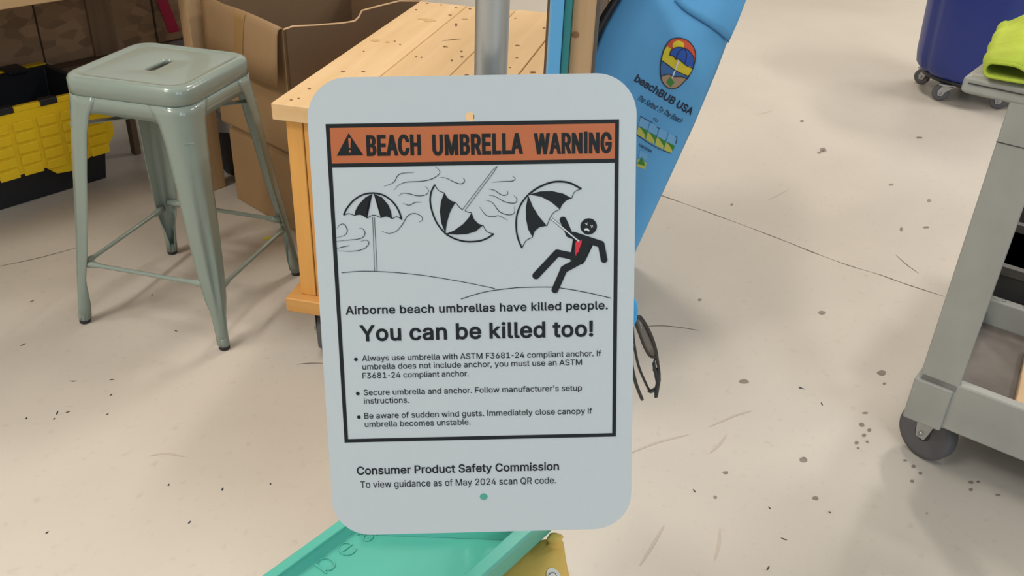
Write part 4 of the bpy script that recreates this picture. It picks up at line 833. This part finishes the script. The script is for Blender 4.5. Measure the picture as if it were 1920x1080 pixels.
def sstroke(bm, pts, wpx, y, sm=True, round_=False, taper=False):
    k = SWd/600; y = lay(y)
    pp = [S(u, v) for u, v in pts]
    if sm and len(pp) > 2: pp = smooth_path(pp, 6)
    w_ = wpx*k/2; vs = []; n = len(pp)
    for i, p in enumerate(pp):
        a, b = pp[max(0, i-1)], pp[min(n-1, i+1)]
        t_ = (b-a).normalized(); nn = Vector((-t_.z, 0, t_.x))
        f = 1.0
        if 0 < i < n-1 and not sm:
            t1 = (p-pp[i-1]).normalized(); c_ = max(.5, t1.dot(t_)); f = 1/c_
        if taper: f *= .35+.65*math.sin(math.pi*min(1, max(0, i/(n-1))))
        vs.append([bm.verts.new((q.x, -y, q.z)) for q in (p+nn*w_*f, p-nn*w_*f)])
    for a, b in zip(vs, vs[1:]): bm.faces.new((a[0], a[1], b[1], b[0]))
    if round_:
        for p in (pp[0], pp[-1]): disc(bm, p, w_, y)
def disc(bm, p, r, y, n=24):
    y = lay(y)
    bm.faces.new([bm.verts.new((p.x+r*math.cos(2*math.pi*k/n), -y, p.z+r*math.sin(2*math.pi*k/n))) for k in range(n)])
# border frame and header, laid out square in sign coordinates
TL = S(610.5, 231.5); BR = S(1154, 819); TR = S(1161.5, 224.5); BL = S(646, 829)
x0 = (TL.x+BL.x)/2; x1 = (TR.x+BR.x)/2; z1 = (TL.z+TR.z)/2; z0 = (BL.z+BR.z)/2
zh1 = (S(622, 292).z+S(1155, 287).z)/2; zh0 = (S(622, 306).z+S(1155, 300).z)/2
zh1 = S(890, 302).z; zh0 = S(890, 309.5).z
bw = .0037
def srect(bm, a, b, c, d, y): bm.faces.new([bm.verts.new((p[0], -y, p[1])) for p in ((a, c), (b, c), (b, d), (a, d))])
bm = bmesh.new()
srect(bm, x0, x1, z1-bw, z1, Y1); srect(bm, x0, x1, z0, z0+bw, Y1); srect(bm, x0, x0+bw, z0+bw, z1-bw, Y1); srect(bm, x1-bw, x1, z0+bw, z1-bw, Y1); srect(bm, x0+bw, x1-bw, zh0, zh1, Y1)
obj('border_line', bm, M_ink, sign)
bm = bmesh.new(); srect(bm, x0+bw, x1-bw, zh1, z1-bw, Y1); obj('header_band', bm, M_orange, sign, label='orange header band')
bm = bmesh.new(); spoly(bm, [(653.8, 249.5), (681.5, 291), (631.5, 292)], Y2); tri = obj('warning_triangle', bm, M_ink, sign)
bm = bmesh.new()
spoly(bm, [(653, 259), (658, 259), (657.3, 278), (654.6, 278)], Y3); disc(bm, S(656.2, 283.5), .0011, Y3)
obj('exclamation_mark', bm, M_orange, tri)
def stext(name, s, u0, u1, v0, v1, cap, bold=0, boldy=None, track=0, y=Y2):
    a, b = S(u0, v0), S(u1, v1); um, vm = (u0+u1)/2, (v0+v1)/2; zb_ = (a.z+b.z)/2
    sz = abs(S(um, vm).z-S(um, vm-cap).z)
    co, fs = text_mesh(s, bold, (b.x-a.x)/sz, track, boldy); xa, xb = co[:, 0].min(), co[:, 0].max(); sx = (b.x-a.x)/(xb-xa)
    me = bpy.data.meshes.new(name)
    me.from_pydata([(a.x+(x-xa)*sx, -y, zb_+z*sz) for x, z in co], [], fs); me.update()
    return link(name, me, M_ink, sign)
for wd_, u0, u1 in (('BEACH', 688, 790), ('UMBRELLA', 811, 981), ('WARNING', 1001, 1147)):
    va = 292.5-(u0-688)*5/458; vb = 292.5-(u1-688)*5/458
    stext('heading_lettering', wd_, u0, u1, va, vb, 39.5, .029, .022, .05)
stext('statement_lettering', 'Airborne beach umbrellas have killed people.', 648.5, 1139.5, 587.8, 581.6, 15.6, .017, None, .02)
stext('statement_lettering', 'You can be killed too!', 675, 1112, 638.6, 632, 30, .021, None, .015)
for s_, u0, u1, v0, v1 in (('Always use umbrella with ASTM F3681-24 compliant anchor. If', 679.2, 1127, 676.4, 668), ('umbrella does not include anchor, you must use an ASTM', 679.8, 1091, 691.9, 684.8),
                          ('F3681-24 compliant anchor.', 680, 879, 708.7, 705.9), ('Secure umbrella and anchor. Follow manufacturer\'s setup', 682, 1091, 739.7, 733.5), ('instructions.', 682.6, 767, 756.5, 755.1),
                          ('Be aware of sudden wind gusts. Immediately close canopy if', 683.4, 1110, 783.3, 776.8), ('umbrella becomes unstable.', 684.3, 882.3, 800.1, 796.5)):
    stext('instruction_lettering', s_, u0, u1, v0, v1, 10.6, .004)
for u, v in ((667.4, 673.6), (671, 737.7), (673, 781.8)):
    bm = bmesh.new(); disc(bm, S(u, v), .0018, Y2); obj('bullet_dot', bm, M_ink, sign)
stext('agency_lettering', 'Consumer Product Safety Commission', 669.5, 1048, 888.8, 882.5, 15.2, .014)
stext('agency_lettering', 'To view guidance as of May 2024 scan QR code.', 676, 1042.5, 913.3, 907.2, 12.2, .002)

def cA(p): return [(620+x/4.153, 300+y/4.153) for x, y in p]
def cB(p): return [(960+x/4.154, 300+y/4.154) for x, y in p]
def cC(p): return [(880+x/3, 210+y/3) for x, y in p]
# umbrella standing in the sand
bm = bmesh.new()
sstroke(bm, cA([(102, 428), (128, 375), (182, 312), (252, 270), (330, 257), (410, 273), (480, 322), (528, 390), (553, 462)]), 3.1, Y2)
for p in ([(100, 430), (140, 417), (185, 430)], [(185, 430), (235, 424), (285, 452)], [(285, 452), (335, 428), (390, 448)], [(390, 448), (435, 437), (480, 456)], [(480, 456), (518, 441), (555, 466)]):
    sstroke(bm, cA(p), 1.3, Y2)
spoly(bm, cA([(325, 262), (270, 292), (220, 345), (195, 390), (185, 430), (210, 425), (235, 426), (262, 436), (285, 452), (281, 400), (292, 330)]), Y2)
spoly(bm, cA([(336, 262), (400, 290), (450, 350), (470, 400), (480, 456), (458, 442), (435, 438), (410, 441), (390, 448), (385, 390), (366, 320)]), Y2)
sstroke(bm, cA([(327, 442), (343, 866)]), .9, Y2); sstroke(bm, cA([(341, 442), (362, 866)]), .9, Y2)
obj('standing_umbrella_drawing', bm, M_ink, sign)
# umbrella blown over
bm = bmesh.new()
sstroke(bm, cA([(812, 192), (783, 250), (776, 330), (800, 430), (840, 510), (893, 572)]), 3.0, Y2)
sstroke(bm, cA([(893, 572), (960, 610), (1050, 634), (1150, 631), (1220, 608), (1270, 574)]), 3.2, Y2)
for p in ([(812, 190), (838, 235), (885, 255)], [(972, 328), (1000, 365), (1030, 390)], [(1046, 395), (1070, 406), (1097, 408)], [(1187, 508), (1218, 558), (1270, 574)]):
    sstroke(bm, cA(p), 1.2, Y2)
spoly(bm, cA([(885, 252), (860, 320), (850, 400), (862, 490), (893, 572), (905, 490), (930, 400), (972, 328), (940, 318), (908, 292)]), Y2)
spoly(bm, cA([(895, 574), (960, 550), (1030, 500), (1075, 450), (1097, 408), (1115, 460), (1150, 495), (1187, 508), (1130, 555), (1060, 577), (980, 580)]), Y2)
sstroke(bm, cA([(972, 328), (930, 400), (900, 500), (893, 572)]), 1, Y2)
sstroke(bm, cA([(1027, 385), (1262, 78), (1298, 48)]), .9, Y2, sm=False); sstroke(bm, cA([(1045, 393), (1272, 92), (1298, 48)]), .9, Y2, sm=False)
obj('blown_umbrella_drawing', bm, M_ink, sign)
# third umbrella
bm = bmesh.new()
sstroke(bm, cB([(128, 268), (200, 217), (290, 178), (370, 167), (455, 180), (540, 225)]), 3.6, Y2)
sstroke(bm, cB([(126, 270), (72, 340), (38, 430), (33, 530), (48, 615), (78, 685)]), 3.0, Y2)
for p in ([(540, 225), (488, 248), (465, 298)], [(372, 385), (330, 405), (300, 445), (272, 512)], [(160, 602), (110, 628), (78, 685)]): sstroke(bm, cB(p), 1.2, Y2)
spoly(bm, cB([(135, 268), (220, 244), (310, 241), (400, 262), (465, 298), (425, 313), (392, 345), (372, 385), (310, 330), (230, 287)]), Y2)
spoly(bm, cB([(126, 276), (108, 370), (110, 460), (126, 540), (160, 602), (177, 553), (215, 522), (272, 512), (210, 440), (163, 365)]), Y2)
obj('striking_umbrella_drawing', bm, M_ink, sign)
# stick figure
bm = bmesh.new(); k_ = 1/4.154*SWd/600
disc(bm, S(*cB([(597, 517)])[0]), 64/4.154*SWd/598, Y2, 40)
W1 = 52/4.154
sstroke(bm, cB([(397, 466), (445, 575)]), W1, Y2, False, True)
sstroke(bm, cB([(445, 578), (500, 598)]), W1*1.0, Y2, False, True)
sstroke(bm, cB([(480, 585), (692, 655)]), W1*1.05, Y2, False, True)
sstroke(bm, cB([(694, 655), (717, 775)]), W1, Y2, False, True)
spoly(bm, cB([(490, 640), (480, 575), (560, 595), (640, 640), (610, 664), (592, 725), (570, 785), (548, 812), (500, 800), (452, 778), (470, 715)]), Y2)
sstroke(bm, cB([(480, 750), (352, 724)]), W1*1.08, Y2, False, True); sstroke(bm, cB([(352, 724), (187, 900)]), W1*1.1, Y2, False, True)
sstroke(bm, cB([(525, 785), (405, 850)]), W1*1.15, Y2, False, True); sstroke(bm, cB([(405, 850), (335, 1010)]), W1*1.05, Y2, False, True)
fig = obj('falling_figure_drawing', bm, M_ink, sign)
bm = bmesh.new()
sstroke(bm, cB([(300, 449), (522, 632)]), 3.2, Y3, False)
spoly(bm, cB([(560, 537), (577, 529), (592, 534), (606, 550), (596, 556), (580, 546), (566, 549)]), Y3)
for p in ([(568, 492), (590, 506)], [(588, 487), (576, 508)], [(610, 508), (633, 523)], [(630, 506), (615, 526)]): sstroke(bm, cB(p), .9, Y3)
obj('figure_pale_marks', bm, M_pale, fig, label='pale face and umbrella shaft')
bm = bmesh.new()
sstroke(bm, cB([(304, 442), (520, 625)]), .7, Y4, False); sstroke(bm, cB([(296, 456), (510, 632)]), .7, Y4, False)
obj('shaft_outline', bm, M_ink, fig)
bm = bmesh.new(); spoly(bm, cB([(497, 632), (520, 634), (542, 620), (543, 640), (534, 665), (524, 690), (518, 715), (505, 722), (497, 748), (490, 715), (497, 690), (492, 660)]), Y3)
obj('blood_mark', bm, M_red, fig, label='red mark on the chest')
# wind and ground lines
bm = bmesh.new()
for p in ([(415, 205), (490, 175), (520, 125), (560, 103), (650, 98)], [(495, 235), (530, 195), (590, 172), (700, 165), (780, 150), (840, 115), (848, 85), (815, 50)], [(855, 135), (900, 140), (960, 170), (1010, 185), (1040, 172), (1040, 148), (1025, 138)],
          [(530, 280), (560, 258), (610, 262), (680, 278), (740, 270), (762, 240), (738, 203)], [(565, 335), (610, 352), (660, 330), (710, 328)], [(398, 552), (450, 570), (510, 555), (560, 500), (600, 435), (655, 415), (708, 440), (712, 470), (685, 483)],
          [(45, 605), (110, 585), (130, 545), (105, 500), (70, 505), (50, 535)], [(45, 632), (150, 622), (240, 608), (268, 570), (250, 535), (220, 532)], [(45, 688), (100, 675), (150, 665)], [(55, 705), (160, 710), (250, 695), (297, 655), (285, 625), (235, 632)]):
    sstroke(bm, cA(p), 1.3, Y2, taper=True)
for p in ([(125, 395), (190, 390), (240, 388), (258, 375), (243, 360)], [(105, 432), (140, 440), (185, 467), (215, 462), (212, 440)], [(110, 468), (145, 475), (200, 505), (255, 512), (268, 490), (250, 468)],
          [(90, 495), (130, 510), (170, 560), (220, 578), (252, 568), (255, 530)], [(58, 533), (95, 580), (140, 588), (165, 583), (215, 608)]):
    sstroke(bm, cC(p), 1.3, Y2, taper=True)
obj('wind_lines', bm, M_ink, sign)
bm = bmesh.new()
sstroke(bm, cA([(85, 878), (250, 865), (450, 872), (700, 895), (1000, 943), (1280, 1000)]), 1.2, Y2)
sstroke(bm, cA([(1015, 1082), (1200, 1027), (1412, 997)]) + cB([(120, 991), (300, 989), (420, 1002), (600, 1035), (770, 1075)]), 1.4, Y2)
obj('ground_lines', bm, M_ink, sign)
# bracket joining sign to pole
bm = bmesh.new(); box(bm, -.012, .012, ST, ST+.022, .02, .05); box(bm, -.010, .010, ST, ST+.09, -.115, -.10)
obj('mounting_bracket', bm, M_zinc, sign, bev=.001)

PX, PY = -.0300, .8560
pole = thing('aluminium_pole', 'brushed aluminium umbrella pole rising behind the warning sign', 'pole', (PX, PY, 0))
bm = bmesh.new(); lathe(bm, [(.0145, .392), (.0160, .396), (.0160, 2.1), (.0150, 2.105)], 48); obj('tube', bm, M_alu, pole, smooth=True)
# blue hook clipped on the pole, sunglasses hang from it
hook = thing('blue_hook', 'bright blue plastic hook clipped to the pole, beside the sign edge', 'hook', (PX, PY, 0))
hp = [onp(u, v, Vector((0, .875, 0)), Vector((0, 1, 0))) - Vector((PX, PY, 0)) for u, v in ((965, 560), (1060, 575), (1140, 600), (1172, 612), (1184, 606), (1189, 590), (1188, 570), (1181, 560))]
bm = bmesh.new(); zc = hp[0].z
sp_ = smooth_path([(.017, .005, zc)] + hp, 5)
tube(bm, sp_, [.0040]*len(sp_), 10); obj('arm', bm, M_bluep, hook, smooth=True)
bm = bmesh.new(); lathe(bm, [(.0163, zc-.014), (.020, zc-.014), (.020, zc+.014), (.0163, zc+.014)], 32); obj('clip', bm, M_bluep, hook, smooth=True)
gl = thing('sunglasses', 'dark framed sunglasses with brown lenses hanging beside the sign', 'glasses', onp(1190, 604, Vector((0, .885, 0)), Vector((0, 1, 0))))
g0 = gl.location.copy()
def gpt(u, v, dy=0): return onp(u, v, Vector((0, .885+dy, 0)), Vector((0, 1, 0))) - g0
ring = [(1190, 600, 0), (1200, 597, 0), (1210, 612, .004), (1221, 636, .008), (1229, 660, .012), (1227, 669, .012), (1218, 667, .01), (1208, 650, .006), (1199, 626, .002)]
lens = smooth_path([gpt(*p) for p in ring], 5, True)
bm = bmesh.new(); lp = lens+[lens[0]]; tube(bm, lp, .0016, 8); obj('rim', bm, M_frame, gl, smooth=True)
bm = bmesh.new(); cen = sum(lens, Vector())/len(lens); cv_ = bm.verts.new(cen + Vector((0, -.003, 0))); vs = [bm.verts.new(p) for p in lens]
for i in range(len(vs)): bm.faces.new((cv_, vs[i], vs[(i+1) % len(vs)]))
obj('lens', bm, M_lens, gl, smooth=True, solid=.0012)
def gtube(name, pts, r, m=M_frame, flat=None):
    bm = bmesh.new(); pp = smooth_path([gpt(*p) for p in pts], 6)
    rr_ = [r]*len(pp) if not isinstance(r, list) else [r[min(len(r)-1, int(i*len(r)/len(pp)))] for i in range(len(pp))]
    tube(bm, pp, rr_, 8); return obj(name, bm, m, gl, smooth=True)
gtube('brow_bar', [(1184, 603, 0), (1196, 593, 0), (1206, 602, .002), (1220, 628, .006), (1229, 655, .012), (1233, 680, .016)], .0022)
gtube('temple_arm', [(1186, 612, .002), (1189, 645, .010), (1197, 685, .018), (1209, 715, .026), (1218, 733, .03)], .0017)
gtube('temple_tip', [(1216, 731, .03), (1221, 734, .028), (1228, 730, .022)], .0026)
gtube('second_lens', [(1229, 668, .014), (1226, 684, .016), (1231, 700, .018), (1234, 716, .02), (1230, 735, .022), (1229, 745, .022)], [.0012, .002, .0032, .0036, .0030, .002, .0015], M_hub)
gtube('second_rim', [(1231, 672, .014), (1235, 690, .016), (1236, 712, .018), (1231, 744, .022)], .0018)
gtube('temple_arm', [(1186, 640, .0), (1184, 680, .006), (1192, 718, .012), (1204, 749, .02)], .0022)

# ------------------------------------------------------------------ teal tub and yellow sack at the sign foot
zr = .40
p0 = gp(640, 985, zr); p1 = gp(500, 1080, zr); e = (p0-p1); e.z = 0; e.normalize()
q0 = gp(976, 1007, zr); q1 = gp(901, 1080, zr); e2 = (q0-q1); e2.z = 0; e2.normalize()
e = (e+e2).normalized(); pp_ = Vector((e.y, -e.x, 0))
pc = Vector(((p0+p1)/2)); qc = (q0+q1)/2
Wt = abs((qc-pc).dot(pp_))
org = pc + e*((p0-pc).dot(e)); org.z = 0
tub = thing('teal_tub', 'teal square plastic umbrella base tub standing on the floor below the sign', 'tub', org, math.atan2(e.y, e.x))
# local: x along e, y to the left (so the tub body spans y in [-Wt, 0])
X0, X1 = -.14, .29
bm = bmesh.new()
loft(bm, [rr(X0+.14, X1-.14, -Wt+.075, -.075, 0), rr(X0+.15, X1-.15, -Wt+.085, -.085, zr-.11), rr(X0+.005, X1-.005, -Wt+.004, -.004, zr-.047), rr(X0, X1, -Wt, 0, zr-.012), rr(X0, X1, -Wt, 0, zr), rr(X0+.010, X1-.010, -Wt+.010, -.010, zr), rr(X0+.016, X1-.016, -Wt+.016, -.016, zr-.014)])
body = obj('body', bm, M_teal, tub, bev=.0025)
obj('side_tab', B(-.065, -.02, .0, .008, zr-.03, zr-.006), M_teal, tub, bev=.002)
obj('rim_lip', B(X0-.004, X1+.004, -Wt-.006, -Wt+.012, zr-.004, zr+.006), M_teal, tub, bev=.002)
obj('rim_lip', B(X0-.004, X1+.004, -.010, .004, zr-.004, zr+.004), M_teal, tub, bev=.002)
# raised rear deck
bm = bmesh.new()
def tl(u, v, z):
    p = gp(u, v, z)-org; return Vector((p.dot(e), p.dot(Vector((-e.y, e.x, 0))), z))
a_, b_2 = tl(672, 1002, zr-.0135), tl(963, 1013, zr-.0135)
c_, d_ = tl(963, 975, zr+.012), tl(690, 968, zr+.012)
x2 = X1-.018
vs = [bm.verts.new(p) for p in (a_, b_2, c_, d_, (x2, -Wt+.018, zr+.012), (x2, -.018, zr+.012), (x2, -Wt+.018, zr-.0135), (x2, -.018, zr-.0135))]
bm.faces.new((vs[0], vs[1], vs[2], vs[3])); bm.faces.new((vs[3], vs[2], vs[4], vs[5])); bm.faces.new((vs[4], vs[6], vs[7], vs[5])); bm.faces.new((vs[1], vs[6], vs[4], vs[2])); bm.faces.new((vs[0], vs[3], vs[5], vs[7]))
obj('raised_deck', bm, M_teal, tub)
# embossed brand lettering
def emboss():
    x_, y_ = co[:, 0], co[:, 1]; s = .030
    pa = tl(606, 1080, zr-.0135)
    me = bpy.data.meshes.new('embossed_lettering')
    bm = bmesh.new(); vs = [bm.verts.new((pa.x+a*s, pa.y+b*s, zr-.0135)) for a, b in co]
    fcs = []
    for f in fs:
        try: fcs.append(bm.faces.new([vs[i] for i in f]))
        except ValueError: pass
    r = bmesh.ops.extrude_face_region(bm, geom=fcs)
    for g in r['geom']:
        if isinstance(g, bmesh.types.BMVert): g.co.z += .0012
    return obj('embossed_lettering', bm, M_teal, tub)
co2 = text_mesh('bea', -.018, None, .12); co, fs = co2
emboss()

# collar that holds the pole, in the middle of the tub
pl = Vector((PX, PY, 0))-org; cxl, cyl = pl.dot(e), pl.dot(Vector((-e.y, e.x, 0)))
bm = bmesh.new(); lathe(bm, [(.024, zr-.013), (.022, zr+.004), (.0205, zr+.012), (.020, zr+.075), (.0168, zr+.078), (.0168, zr-.012)], 36, Matrix.Translation((cxl, cyl, 0)))
obj('pole_collar', bm, M_teal, tub, smooth=True)

# yellow sack standing against the right wall of the tub
K0 = gp(1046, 1009, .346)
sack = thing('yellow_sack', 'yellow fabric sandbag with white oval patch and tied corner, next to the teal tub', 'sack', (K0.x-.08, K0.y-.05, 0))
so = sack.location.copy()
bm = bmesh.new(); rings = []
for i, (dz, r_) in enumerate(((.346, .075), (.33, .092), (.25, .10), (.16, .097), (.11, .090), (.08, .080), (.055, .066), (.038, .050), (.024, .034), (.014, .020), (.008, .011))):
    cx = K0.x+.006+.30*min(dz, .08)-r_; cy = K0.y-r_*.62+.004
    rings.append([(cx+r_*math.cos(a)*(1+.035*math.sin(5*a+i*.5)*(1 if r_ > .03 else .3))-so.x, cy+r_*math.sin(a)*(1+.04*math.sin(4*a+i))-so.y, .346-dz) for a in [k*2*math.pi/48 for k in range(48)]])
loft(bm, rings)
from mathutils.bvhtree import BVHTree
bmesh.ops.triangulate(bm, faces=bm.faces); tree = BVHTree.FromBMesh(bm)
def onsack(u, v, off):
    d = ray(u, v).normalized(); h_ = tree.ray_cast(CO-so, d)
    return h_[0]+h_[1]*off if h_[0] and h_[1].dot(d) < 0 else (h_[0]-d*off if h_[0] else None)
obj('body', bm, M_yfab, sack, smooth=True)
bm = bmesh.new(); vs = [onsack(1038+13*math.cos(a)+4*math.sin(a), 1082+17*math.sin(a), .0012) for a in [k*math.pi/12 for k in range(24)]]
if all(v is not None for v in vs): bm.faces.new([bm.verts.new(v) for v in vs])
patch = obj('oval_patch', bm, mat('white_patch', (.75, .73, .70), .6), sack, label='white oval patch')
bm = bmesh.new(); prev = None
for u, v in ((1028, 1084), (1029, 1078), (1033, 1075), (1039, 1075), (1042, 1079), (1044, 1085)):
    p = onsack(u, v, .0022)
    if p is None: continue
    q = (bm.verts.new(p+Vector((0, 0, .0008))), bm.verts.new(p-Vector((0, 0, .0008))))
    if prev: bm.faces.new((prev[0], prev[1], q[1], q[0]))
    prev = q
obj('patch_lettering', bm, M_ink, patch)
bm = bmesh.new(); rings = []
for r_, z in ((.010, -.010), (.0075, -.004), (.0065, .0), (.0085, .004), (.0090, .007), (.005, .009)):
    rings.append([(K0.x-so.x-.004+r_*1.15*math.cos(a)*(1+.15*math.sin(4*a)), K0.y-so.y-.004+r_*math.sin(a), .344+z) for a in [k*2*math.pi/20 for k in range(20)]])
loft(bm, rings); obj('tied_corner', bm, M_yfab, sack, smooth=True)

# ------------------------------------------------------------------ grey utility cart at the right
KX, KY, KYAW = .8033, 1.4565, -.6521
uc = thing('utility_cart', 'grey resin two-shelf utility cart on casters at the right edge', 'cart', (KX, KY, 0), KYAW)
zb_, hb_, zt_, LC, DC = .14, .106, .819, .75, .42
def legp(x0, x1, y0, y1, flip):
    bm = bmesh.new(); box(bm, x0, x1, y0, y0+.006, zb_+.085, zt_-.02)
    xs = x0 if not flip else x1-.006
    box(bm, xs, xs+.006, y0 if y1 > y0 else y1, y0+.06 if y1 > y0 else y0, zb_+.085, zt_-.02)
    return bm
def corner_leg(fx, fy):
    bm = bmesh.new()
    lw_ = .072 if fy == 0 else .026
    xa, xb_ = (0, lw_) if fx == 0 else (LC-lw_, LC)
    ya = 0 if fy == 0 else DC-.007
    box(bm, xa, xb_, ya, ya+.007, zb_+.085, zt_-.015)
    xs = 0 if fx == 0 else LC-.007
    y0, y1 = (.007, .065) if fy == 0 else (DC-.065, DC-.007)
    box(bm, xs, xs+.007, y0, y1, zb_+.085, zt_-.015)
    return obj('leg', bm, M_gcart, uc, bev=.0025)
for fx in (0, 1):
    for fy in (0, 1): corner_leg(fx, fy)
# lower shelf: tray with lip, plus corner blocks
bm = bmesh.new()
ox = .0
loft(bm, [rr(0, LC, 0, DC, zb_), rr(0, LC, 0, DC, zb_+hb_), rr(.022, LC-.022, .026, DC-.026, zb_+hb_), rr(.026, LC-.026, .03, DC-.03, zb_+.045)])
ls = obj('lower_shelf', bm, M_gcart, uc, bev=.004)
obj('shelf_liner', B(.028, LC-.028, .032, DC-.032, zb_+.046, zb_+.049), M_gfloor, uc, label='worn brown-grey shelf surface')
for fx in (0, 1):
    for fy in (0, 1):
        bw_ = .066 if fy == 0 else .026
        xa, xb_ = (-.007, bw_) if fx == 0 else (LC-bw_, LC+.007)
        ya, yb_ = (-.006, .06) if fy == 0 else (DC-.025, DC+.006)
        obj('corner_block', B(xa, xb_, ya, yb_, zb_-.006, zb_+.090), M_gcart, uc, bev=.004)
for x in (.055, .10):
    bm = bmesh.new(); lathe(bm, [(.003, 0), (.0045, .001), (.003, .003)], 12, Matrix.Translation((x, DC-.012, zb_+hb_))); obj('rivet', bm, M_zinc, uc, smooth=True, label='shiny rivet')
# top tray, overhanging
bm = bmesh.new()
ov = .078
loft(bm, [rr(-ov+.01, LC+ov-.01, .004, DC+.0, zt_-.034), rr(-ov, LC+ov, -.002, DC+.006, zt_-.030), rr(-ov, LC+ov, -.002, DC+.006, zt_-.006), rr(-ov+.012, LC+ov-.012, .008, DC-.004, zt_), rr(-ov+.035, LC+ov-.035, .03, DC-.026, zt_), rr(-ov+.04, LC+ov-.04, .034, DC-.03, zt_-.006)])
obj('top_shelf', bm, M_gcart, uc, bev=.004, seg=3)
obj('tray_seam', B(-ov+.01, .14, -.0045, -.002, zt_-.015, zt_-.0135), M_gdark, uc, label='dark seam line')
obj('leg_seam', B(.0, .072, -.0008, .001, zt_-.101, zt_-.0995), M_gdark, uc, label='dark seam line')
caster(uc, .035, .090, zb_-.006, .0625, .034, 1.17, tyre=M_tyre, hub=M_hub, off=.0)
caster(uc, LC-.05, .06, zb_-.006, .0625, .036, .4)
caster(uc, .05, DC-.06, zb_-.006, .0625, .036, 1.2)
caster(uc, LC-.05, DC-.06, zb_-.006, .0625, .036, .2)
def ucp(a, b, z): 
    c, s = math.cos(KYAW), math.sin(KYAW); return Vector((KX+c*a-s*b, KY+s*a+c*b, z))
# cardboard sheet on the lower shelf
def ul(u, v, z):
    p = gp(u, v, z); d = p-Vector((KX, KY, 0)); c, s = math.cos(KYAW), math.sin(KYAW); return (c*d.x+s*d.y, -s*d.x+c*d.y)
t = thing('flat_carton', 'flat tan cardboard carton lying on the lower shelf of the utility cart', 'box', ucp(.30, .20, zb_+.050), KYAW+.12)
obj('body', B(-.15, .17, -.155, .14, 0, .022), M_card_edge, t, bev=.002)
obj('flap', B(-.148, .168, -.15, -.005, .022, .024), M_card_edge, t)
# dark crates beyond the cart
for i, (a, b, hh) in enumerate(((.19, .60, .30), (.22, .93, .34))):
    t = thing('dark_crate', ('low dark grey crate on the floor right behind the utility cart', 'taller dark grey crate on the floor, farther behind the utility cart')[i], 'crate', ucp(a, b, 0), KYAW, 'dark crates behind the utility cart')
    bm = bmesh.new(); loft(bm, [rr(-.22, .3, -.12, .12, 0), rr(-.235, .315, -.135, .135, hh), rr(-.225, .305, -.125, .125, hh), rr(-.205, .285, -.105, .105, .02)])
    obj('tub', bm, M_gdark, t, bev=.003)
    bm = bmesh.new(); loft(bm, [rr(-.242, .322, -.142, .142, hh-.018), rr(-.242, .322, -.142, .142, hh+.002), rr(-.222, .302, -.122, .122, hh+.002), rr(-.222, .302, -.122, .122, hh-.018)])
    obj('rim', bm, mat('crate_rim', (.07, .068, .062), .55), t)

# lime microfibre towel on the cart top: one sheet folded over to the left, open loop toward the camera
tw = thing('folded_towel', 'lime green microfibre towel folded on top of the utility cart', 'towel', ucp(0, -.010, zt_+.003), KYAW)
def towel_section(b):
    t = b/.27; al = -.050-.040*t; g = 1-math.exp(-b/.05)
    pts = [(.26, .003), (.12, .003), (.03, .003), (al+.030, .003), (al+.012, .003)]
    R = .0115+.006*g
    for k in range(1, 7):
        a = math.radians(-90-30*k); pts.append((al+.012+R*math.cos(a)*1.05, .003+R+R*math.sin(a)))
    zt1 = .003+2*R
    dip = .016*math.exp(-((b-.09)/.05)**2)
    top = [(.026, .0015), (.040, -.0015-.000), (.055, -.008), (.075, -.0125), (.10, -.0125), (.14, -.010), (.19, -.008), (.25, -.009)]
    for da, dz in top:
        lift = g*(.020*math.sin(min(1, da/.09)*math.pi/2)+.010*t) + .004*math.sin(b*55+da*30)*g - dip*math.exp(-((da-.085)/.03)**2)
        pts.append((al+.012+da, max(.0085, zt1+dz*(1-.55*g)+lift)))
    q = smooth_path([(x, 0, z) for x, z in pts], 4)
    return [(p.x+.0015*math.sin(b*80+p.z*60), b+.004*math.sin(p.x*45), max(.0025, p.z)) for p in q]
bm = bmesh.new(); loft(bm, [towel_section(.27*(i/26)) for i in range(27)], closed=False)
obj('cloth', bm, M_cloth, tw, smooth=True, solid=.0045)
front_ = towel_section(0)
bm = bmesh.new(); tube(bm, [(p[0], p[1]-.0005, p[2]+.0003) for p in front_], .0029, 8); obj('stitched_hem', bm, M_cloth, tw, smooth=True)

# ------------------------------------------------------------------ blue wheeled bin, top right
BX, BY = 2.062, 4.085
bn = thing('wheeled_bin', 'navy blue round bin on a five-caster dolly at the upper right', 'bin', (BX, BY, 0))
bm = bmesh.new(); n = 90
prof = [(.215, .098), (.245, .105), (.262, .125), (.270, .17), (.285, .45), (.298, .78), (.315, .80), (.315, .83), (.300, .83), (.285, .80), (.262, .2), (.24, .13)]
rings = []
for r, z in prof:
    ring_ = []
    for k in range(n):
        a = k*2*math.pi/n; rr1 = r
        ad_ = abs(((math.degrees(a)-190+180) % 360)-180)
        if ad_ < 5 and z < .79: rr1 -= .011
        ring_.append((rr1*math.cos(a), rr1*math.sin(a), z))
    rings.append(ring_)
loft(bm, rings); obj('body', bm, M_bin, bn, smooth=True)
bm = bmesh.new(); lathe(bm, [(.20, .082), (.235, .084), (.238, .102), (.20, .102)], 40); obj('dolly_ring', bm, M_black, bn, smooth=True)
for k in range(5):
    a = math.radians(143+71*k)
    caster(bn, .205*math.cos(a), .205*math.sin(a), .084, .036, .024, (.9, 1.2, 1.1, .4, 2)[k], tyre=M_tyre, hub=M_hub, off=.018)
